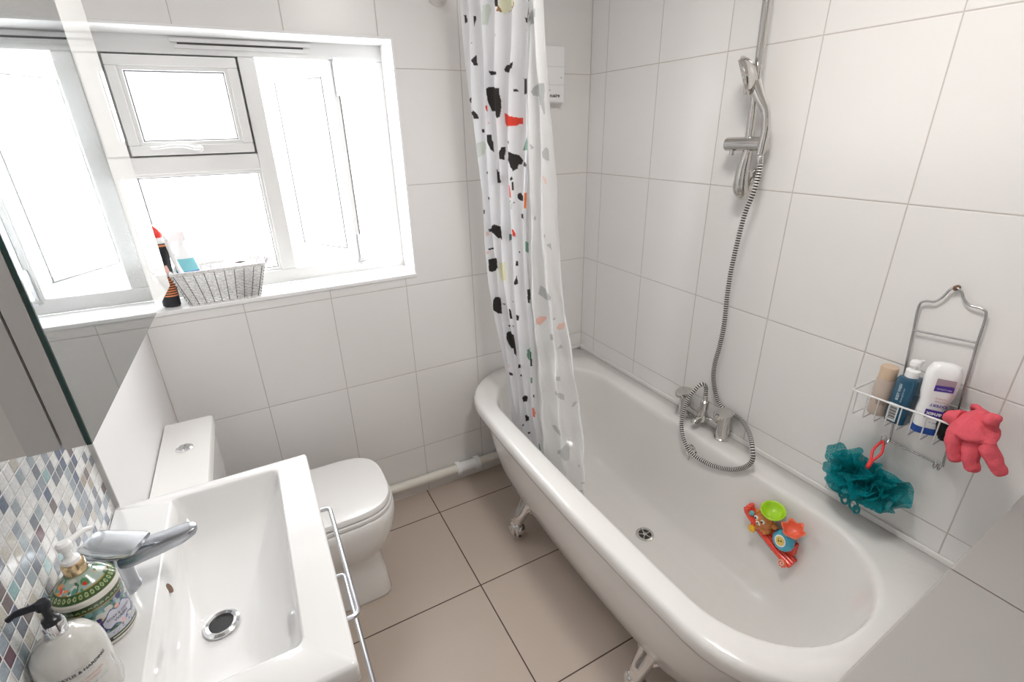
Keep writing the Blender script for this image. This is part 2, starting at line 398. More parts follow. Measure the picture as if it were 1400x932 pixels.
# upstand seal against the tiles
bm = bmesh.new(); add_box(bm, 1.797, 1.8055, -1.69, -.004, .572, .592); add_box(bm, 1.40, 1.797, -.009, -.001, .572, .590)
obj('seal_strip', bm, 'acrylic', bath, smooth=False, bevel=.004)
def drain(bm, c, ax, r):
    lathe(bm, [(r, 0), (r, .003), (r * .86, .005), (r * .72, .003), (r * .70, -.001)], c, 32, axis=ax, cap=False)
bm = bmesh.new(); drain(bm, (1.492, -.885, .1825), (0, 0, 1), .034)
for k in range(5):
    a = k * 2 * PI / 5; add_box(bm, .002, .026, -.0022, .0022, .1815, .1845, mat=Matrix.Translation((1.492, -.885, 0)) @ Matrix.Rotation(a, 4, 'Z'))
lathe(bm, [(.008, 0), (.008, .004), (.003, .005)], (1.492, -.885, .182), 16)
dr = obj('drain', bm, 'chrome_worn', bath)
bm = bmesh.new(); lathe(bm, [(.025, 0), (.0249, .0004)], (1.492, -.885, .1822), 24); obj('drain_hole', bm, 'dark', dr)
ov = (1.688, -.885, .505); nv = (-1, 0, .12)
bm = bmesh.new(); drain(bm, ov, nv, .027)
for k in range(6):
    a = k * PI / 3; lathe(bm, [(.0045, .001), (.004, .005)], Vector(ov) + Vector((-.001, .013 * math.cos(a), .013 * math.sin(a))), 8, axis=nv)
tube(bm, [(ov[0] - .004, ov[1], ov[2] - .022), (ov[0] - .010, ov[1], ov[2] - .038)], .003, 8)
of = obj('overflow_outlet', bm, 'chrome_worn', bath)
bm = bmesh.new(); lathe(bm, [(.020, 0), (.0199, .001)], ov, 20, axis=nv); obj('overflow_hole', bm, 'dark', of)
def claw(x, y, sx):
    """ball-and-claw foot; sx=+1 leg rises towards +x"""
    f = lambda a, b, z: (x + sx * a, y + b, z)
    bm = bmesh.new()
    path = smooth_path([f(0, 0, .05), f(-.006, 0, .075), f(.004, 0, .105), f(.03, 0, .14), f(.055, 0, .175)], 5)
    rr = [.020 + .022 * (i / (len(path) - 1)) ** 1.5 for i in range(len(path))]
    tube(bm, path, rr, 14)
    # scrolled shoulder plates
    for s in (-1, 1):
        tube(bm, smooth_path([f(.075, s * .055, .20), f(.045, s * .045, .165), f(.028, s * .02, .135), f(.012, 0, .11)], 4), [.014] * 5 + [.011] * 5 + [.009] * 3, 10)
        tube(bm, smooth_path([f(.10, s * .03, .155), f(.06, s * .025, .135), f(.03, s * .012, .11)], 4), .009, 8)
    for a in (-.9, -.3, .3, .9):   # claws over the ball
        dx, dy = -math.cos(a), math.sin(a)
        tube(bm, smooth_path([(x + sx * dx * .004, y + dy * .004, .080), (x + sx * dx * .028, y + dy * .028, .068), (x + sx * dx * .036, y + dy * .036, .042), (x + sx * dx * .029, y + dy * .029, .020)], 4), [.010] * 6 + [.0075] * 5 + [.005] * 2, 8)
    o = obj('claw_foot', bm, 'chrome', bath)
    bm = bmesh.new()
    lathe(bm, [(.0005, -.030), (.014, -.027), (.023, -.019), (.0300, -.005), (.0300, .005), (.023, .019), (.014, .027), (.0005, .030)], (x, y, .039), 18)
    obj('ball', bm, 'chrome', o)
    bm = bmesh.new(); lathe(bm, [(.011, 0.0005), (.011, .010)], (x, y, 0), 14); obj('foot_pad', bm, 'black', o)
claw(1.150, -.485, 1); claw(1.158, -1.235, 1); claw(1.735, -.475, -1); claw(1.735, -1.235, -1)
# ---------------------------------------------------------------- bath mixer tap
mix_t = thing('bath_shower_mixer', 'chrome two-lever bath mixer tap standing on the bath ledge', 'tap')
TX = 1.762
bm = bmesh.new()
for y in (-.765, -.948):
    lathe(bm, [(.027, 0), (.027, .004), (.0235, .007), (.0225, .03), (.0220, .075), (.0225, .085), (.0225, .098), (.016, .103)], (TX, y, .5755), 28)
lathe(bm, [(.012, -.092), (.012, .092)], (TX, -.8565, .618), 20, axis=(0, 1, 0))
lathe(bm, [(.020, 0), (.022, .02), (.016, .034), (.013, .05), (.016, .052), (.015, .082), (.009, .088)], (TX - .004, -.8565, .604), 24)
tube(bm, smooth_path([(TX, -.8565, .618), (TX - .02, -.8565, .616), (TX - .04, -.8565, .610), (TX - .050, -.8565, .600)], 4), .0125, 16)
obj('mixer_body', bm, 'chrome_worn', mix_t)
for y, a in ((-.765, 15), (-.948, 15)):
    bm = bmesh.new(); Mm = Matrix.Translation((TX, y, .684)) @ Matrix.Rotation(math.radians(a), 4, 'Z') @ Matrix.Rotation(math.radians(4), 4, 'Y')
    lp = []
    for z, s_ in ((-.004, .88), (0, 1), (.006, 1), (.010, .9)):
        lp.append([Mm @ Vector((-.022 + .054 * s_ * math.cos(t * PI / 16) * (1 if math.cos(t * PI / 16) < 0 else .85), .0275 * s_ * math.sin(t * PI / 16) * (1.12 + .25 * math.cos(t * PI / 16)), z)) for t in range(32)])
    loft(bm, lp); obj('tap_lever', bm, 'chrome_worn', mix_t)
# ---------------------------------------------------------------- riser rail and shower
rail = thing('shower_riser_rail', 'chrome shower riser rail fixed upright to the right tiled wall', 'shower rail')
RX, RY = W - .055, -.868
bm = bmesh.new(); tube(bm, [(RX, RY - .01, 1.50), (RX, RY + .015, 2.22)], .012, 20); obj('rail_bar', bm, 'chrome_worn', rail)
def tear(zc, up):
    bm = bmesh.new()
    pts = smooth_path([(RX, RY - .008, zc + .07 * up), (RX + .0, RY - .002, zc + .02 * up), (RX + .004, RY + .0, zc - .035 * up), (RX + .022, RY - .002, zc - .052 * up), (RX + .040, RY - .004, zc - .036 * up), (RX + .052, RY - .005, zc - .012 * up)], 5)
    tube(bm, pts, [.014 + .009 * math.sin(PI * i / (len(pts) - 1)) for i in range(len(pts))], 16)
    lathe(bm, [(.024, 0), (.024, .006), (.016, .012)], (W - .0005, RY - .005, zc - .005 * up), 24, axis=(-1, 0, 0))
    obj('rail_bracket', bm, 'chrome_worn', rail)
tear(1.495, 1); tear(2.22, -1)
bm = bmesh.new()
lathe(bm, [(.015, -.002), (.020, 0), (.020, .132), (.015, .135)], (RX, -.800, 1.585), 28, axis=(0, -1, .02))
tube(bm, [(RX - .006, -.825, 1.577), (RX - .008, -.825, 1.553)], .007, 12)
obj('slider', bm, 'chrome_worn', rail)
hs = thing('shower_handset', 'chrome shower head with slim curved handle held in the rail slider', 'shower head')
HX = RX - .012
hc = Vector((1.713, -.864, 1.768)); ha = Vector((-.56, .74, -.34)).normalized()
bm = bmesh.new()
lathe(bm, [(.004, -.026), (.020, -.024), (.040, -.014), (.053, -.002), (.054, .004), (.051, .008)], hc, 36, axis=ha)
hd = obj('head_shell', bm, 'chrome_worn', hs)
bm = bmesh.new()
lathe(bm, [(.050, .0075), (.048, .0095), (.002, .0098)], hc, 32, axis=ha)
q = ha.to_track_quat('Z', 'Y').to_matrix()
for rr, n in ((.045, 30), (.034, 20), (.020, 11)):
    for i in range(n):
        p = hc + q @ Vector((rr * math.cos(2 * PI * i / n), rr * math.sin(2 * PI * i / n), .0095)); lathe(bm, [(.0024, 0), (.0018, .004)], p, 6, axis=ha)
obj('spray_face', bm, M['chrome_worn'], hs)
bm = bmesh.new()
hp = smooth_path([hc - ha * .012 + Vector((.006, -.010, -.024)), (1.732, -.902, 1.712), (1.738, -.924, 1.675), (1.738, -.934, 1.63), (1.736, -.934, 1.59), (1.7356, -.932, 1.560)], 6)
tube(bm, hp, [.019 - .0075 * min(1, i / 12) for i in range(len(hp))], 18); obj('handle', bm, 'chrome_worn', hs)
# hose
hpts = [(HX - .004, -.932, 1.556), (1.737, -.937, 1.525), (1.729, -.937, 1.46), (1.727, -.920, 1.39), (1.729, -.908, 1.30), (1.732, -.899, 1.20), (1.736, -.897, 1.11), (1.742, -.898, 1.02), (1.749, -.889, .93), (1.758, -.874, .86), (1.772, -.864, .80), (1.790, -.862, .745), (1.7965, -.876, .70), (1.7965, -.905, .675), (1.7965, -.945, .668), (1.792, -.985, .670), (1.765, -1.03, .675), (1.722, -1.082, .678), (1.690, -1.118, .665), (1.680, -1.133, .630), (1.681, -1.112, .585), (1.679, -1.06, .540), (1.675, -.985, .512), (1.668, -.913, .512), (1.662, -.868, .548), (1.668, -.838, .612), (1.685, -.832, .684), (1.705, -.842, .735), (1.73, -.850, .762), (1.752, -.855, .750), (1.757, -.8565, .715), (1.758, -.8565, .690)]
path = resample(smooth_path(hpts, 10), .0016)
bm = bmesh.new()
rr = [.0058 if i % 5 in (3, 4) else .0080 for i in range(len(path))]
tube(bm, path, rr, 12, mis=[1 if i % 5 in (2, 3, 4) else 0 for i in range(len(path))])
ho = obj('shower_hose', bm, ['hose_l', 'hose_d'], auto=False); tag(ho, 'ribbed metal shower hose looping from the handset down to the mixer tap', 'hose')
for p, d in ((path[3], path[20] - path[0]), (path[-3], path[-20] - path[-1])):
    bm = bmesh.new(); lathe(bm, [(.0075, -.004), (.009, 0), (.009, .014), (.0075, .018)], p, 14, axis=d); obj('hose_nut', bm, 'chrome_worn', ho)
# ---------------------------------------------------------------- switch box on the back wall
bx = thing('switch_box', 'small flat white box fixed to the tiles behind the shower curtain', 'switch box')
obj('housing', box(1.502, 1.640, -.05, -.0005, 1.739, 1.940), 'white_pl', bx, smooth=False, bevel=.006)
bm = bmesh.new(); add_box(bm, 1.504, 1.638, -.0512, -.049, 1.868, 1.8695); add_box(bm, 1.504, 1.638, -.0512, -.049, 1.803, 1.8045); obj('groove', bm, 'cab', bx, smooth=False)
bm = bmesh.new(); lathe(bm, [(.002, 0), (.002, .0012)], (1.622, -.05, 1.83), 10, axis=(0, -1, 0)); obj('indicator', bm, 'seal', bx)
text_on('lettering', 'nuaire', .019, lambda u, v: Vector((1.592 + u, -.0508, 1.765 + v)), 'black', bx, bold=True)
bm = bmesh.new(); tube(bm, [(1.569 - .012 * math.cos(a), -.0508, 1.771 + .014 * math.sin(a)) for a in [x * .18 - .9 for x in range(16)]], .0009, 6); obj('logo', bm, 'black', bx)
# ---------------------------------------------------------------- curtain rail, rings, curtain
cr_ = thing('curtain_rail', 'chrome shower curtain rail with round wall flange beside the window', 'curtain rail')
bm = bmesh.new(); tube(bm, [(1.13, -.001, 2.085), (1.13, -2.2, 2.085)], .0125, 20); tube(bm, [(1.13, -2.2, 2.085), (1.13, -2.2, 2.35)], .0125, 20); obj('rail_bar', bm, 'chrome_worn', cr_)
bm = bmesh.new(); lathe(bm, [(.040, 0), (.040, .004), (.032, .010), (.018, .016), (.016, .022)], (1.13, -.0005, 2.085), 28, axis=(0, -1, 0)); obj('wall_flange', bm, 'cab', cr_)
SIDE_L, SIDE_R, SEAM = ([(0.39, -0.337), (0.487, -0.305), (0.63, -0.294), (0.764, -0.277), (0.947, -0.231), (1.098, -0.208), (1.243, -0.193), (1.437, -0.2), (1.589, -0.192), (1.755, -0.192), (1.906, -0.204), (2.026, -0.214)],[(0.446, -0.881), (0.55, -0.89), (0.667, -0.883), (0.82, -0.853), (0.927, -0.825), (1.079, -0.794), (1.187, -0.76), (1.318, -0.739), (1.401, -0.729), (1.522, -0.722), (1.598, -0.716), (1.723, -0.707), (1.841, -0.695), (1.937, -0.686)],[(0.482, -0.544), (0.612, -0.529), (0.773, -0.524), (0.957, -0.529), (1.12, -0.517), (1.302, -0.529), (1.467, -0.545), (1.595, -0.562), (1.713, -0.577), (1.785, -0.59), (1.853, -0.61), (1.947, -0.633)])
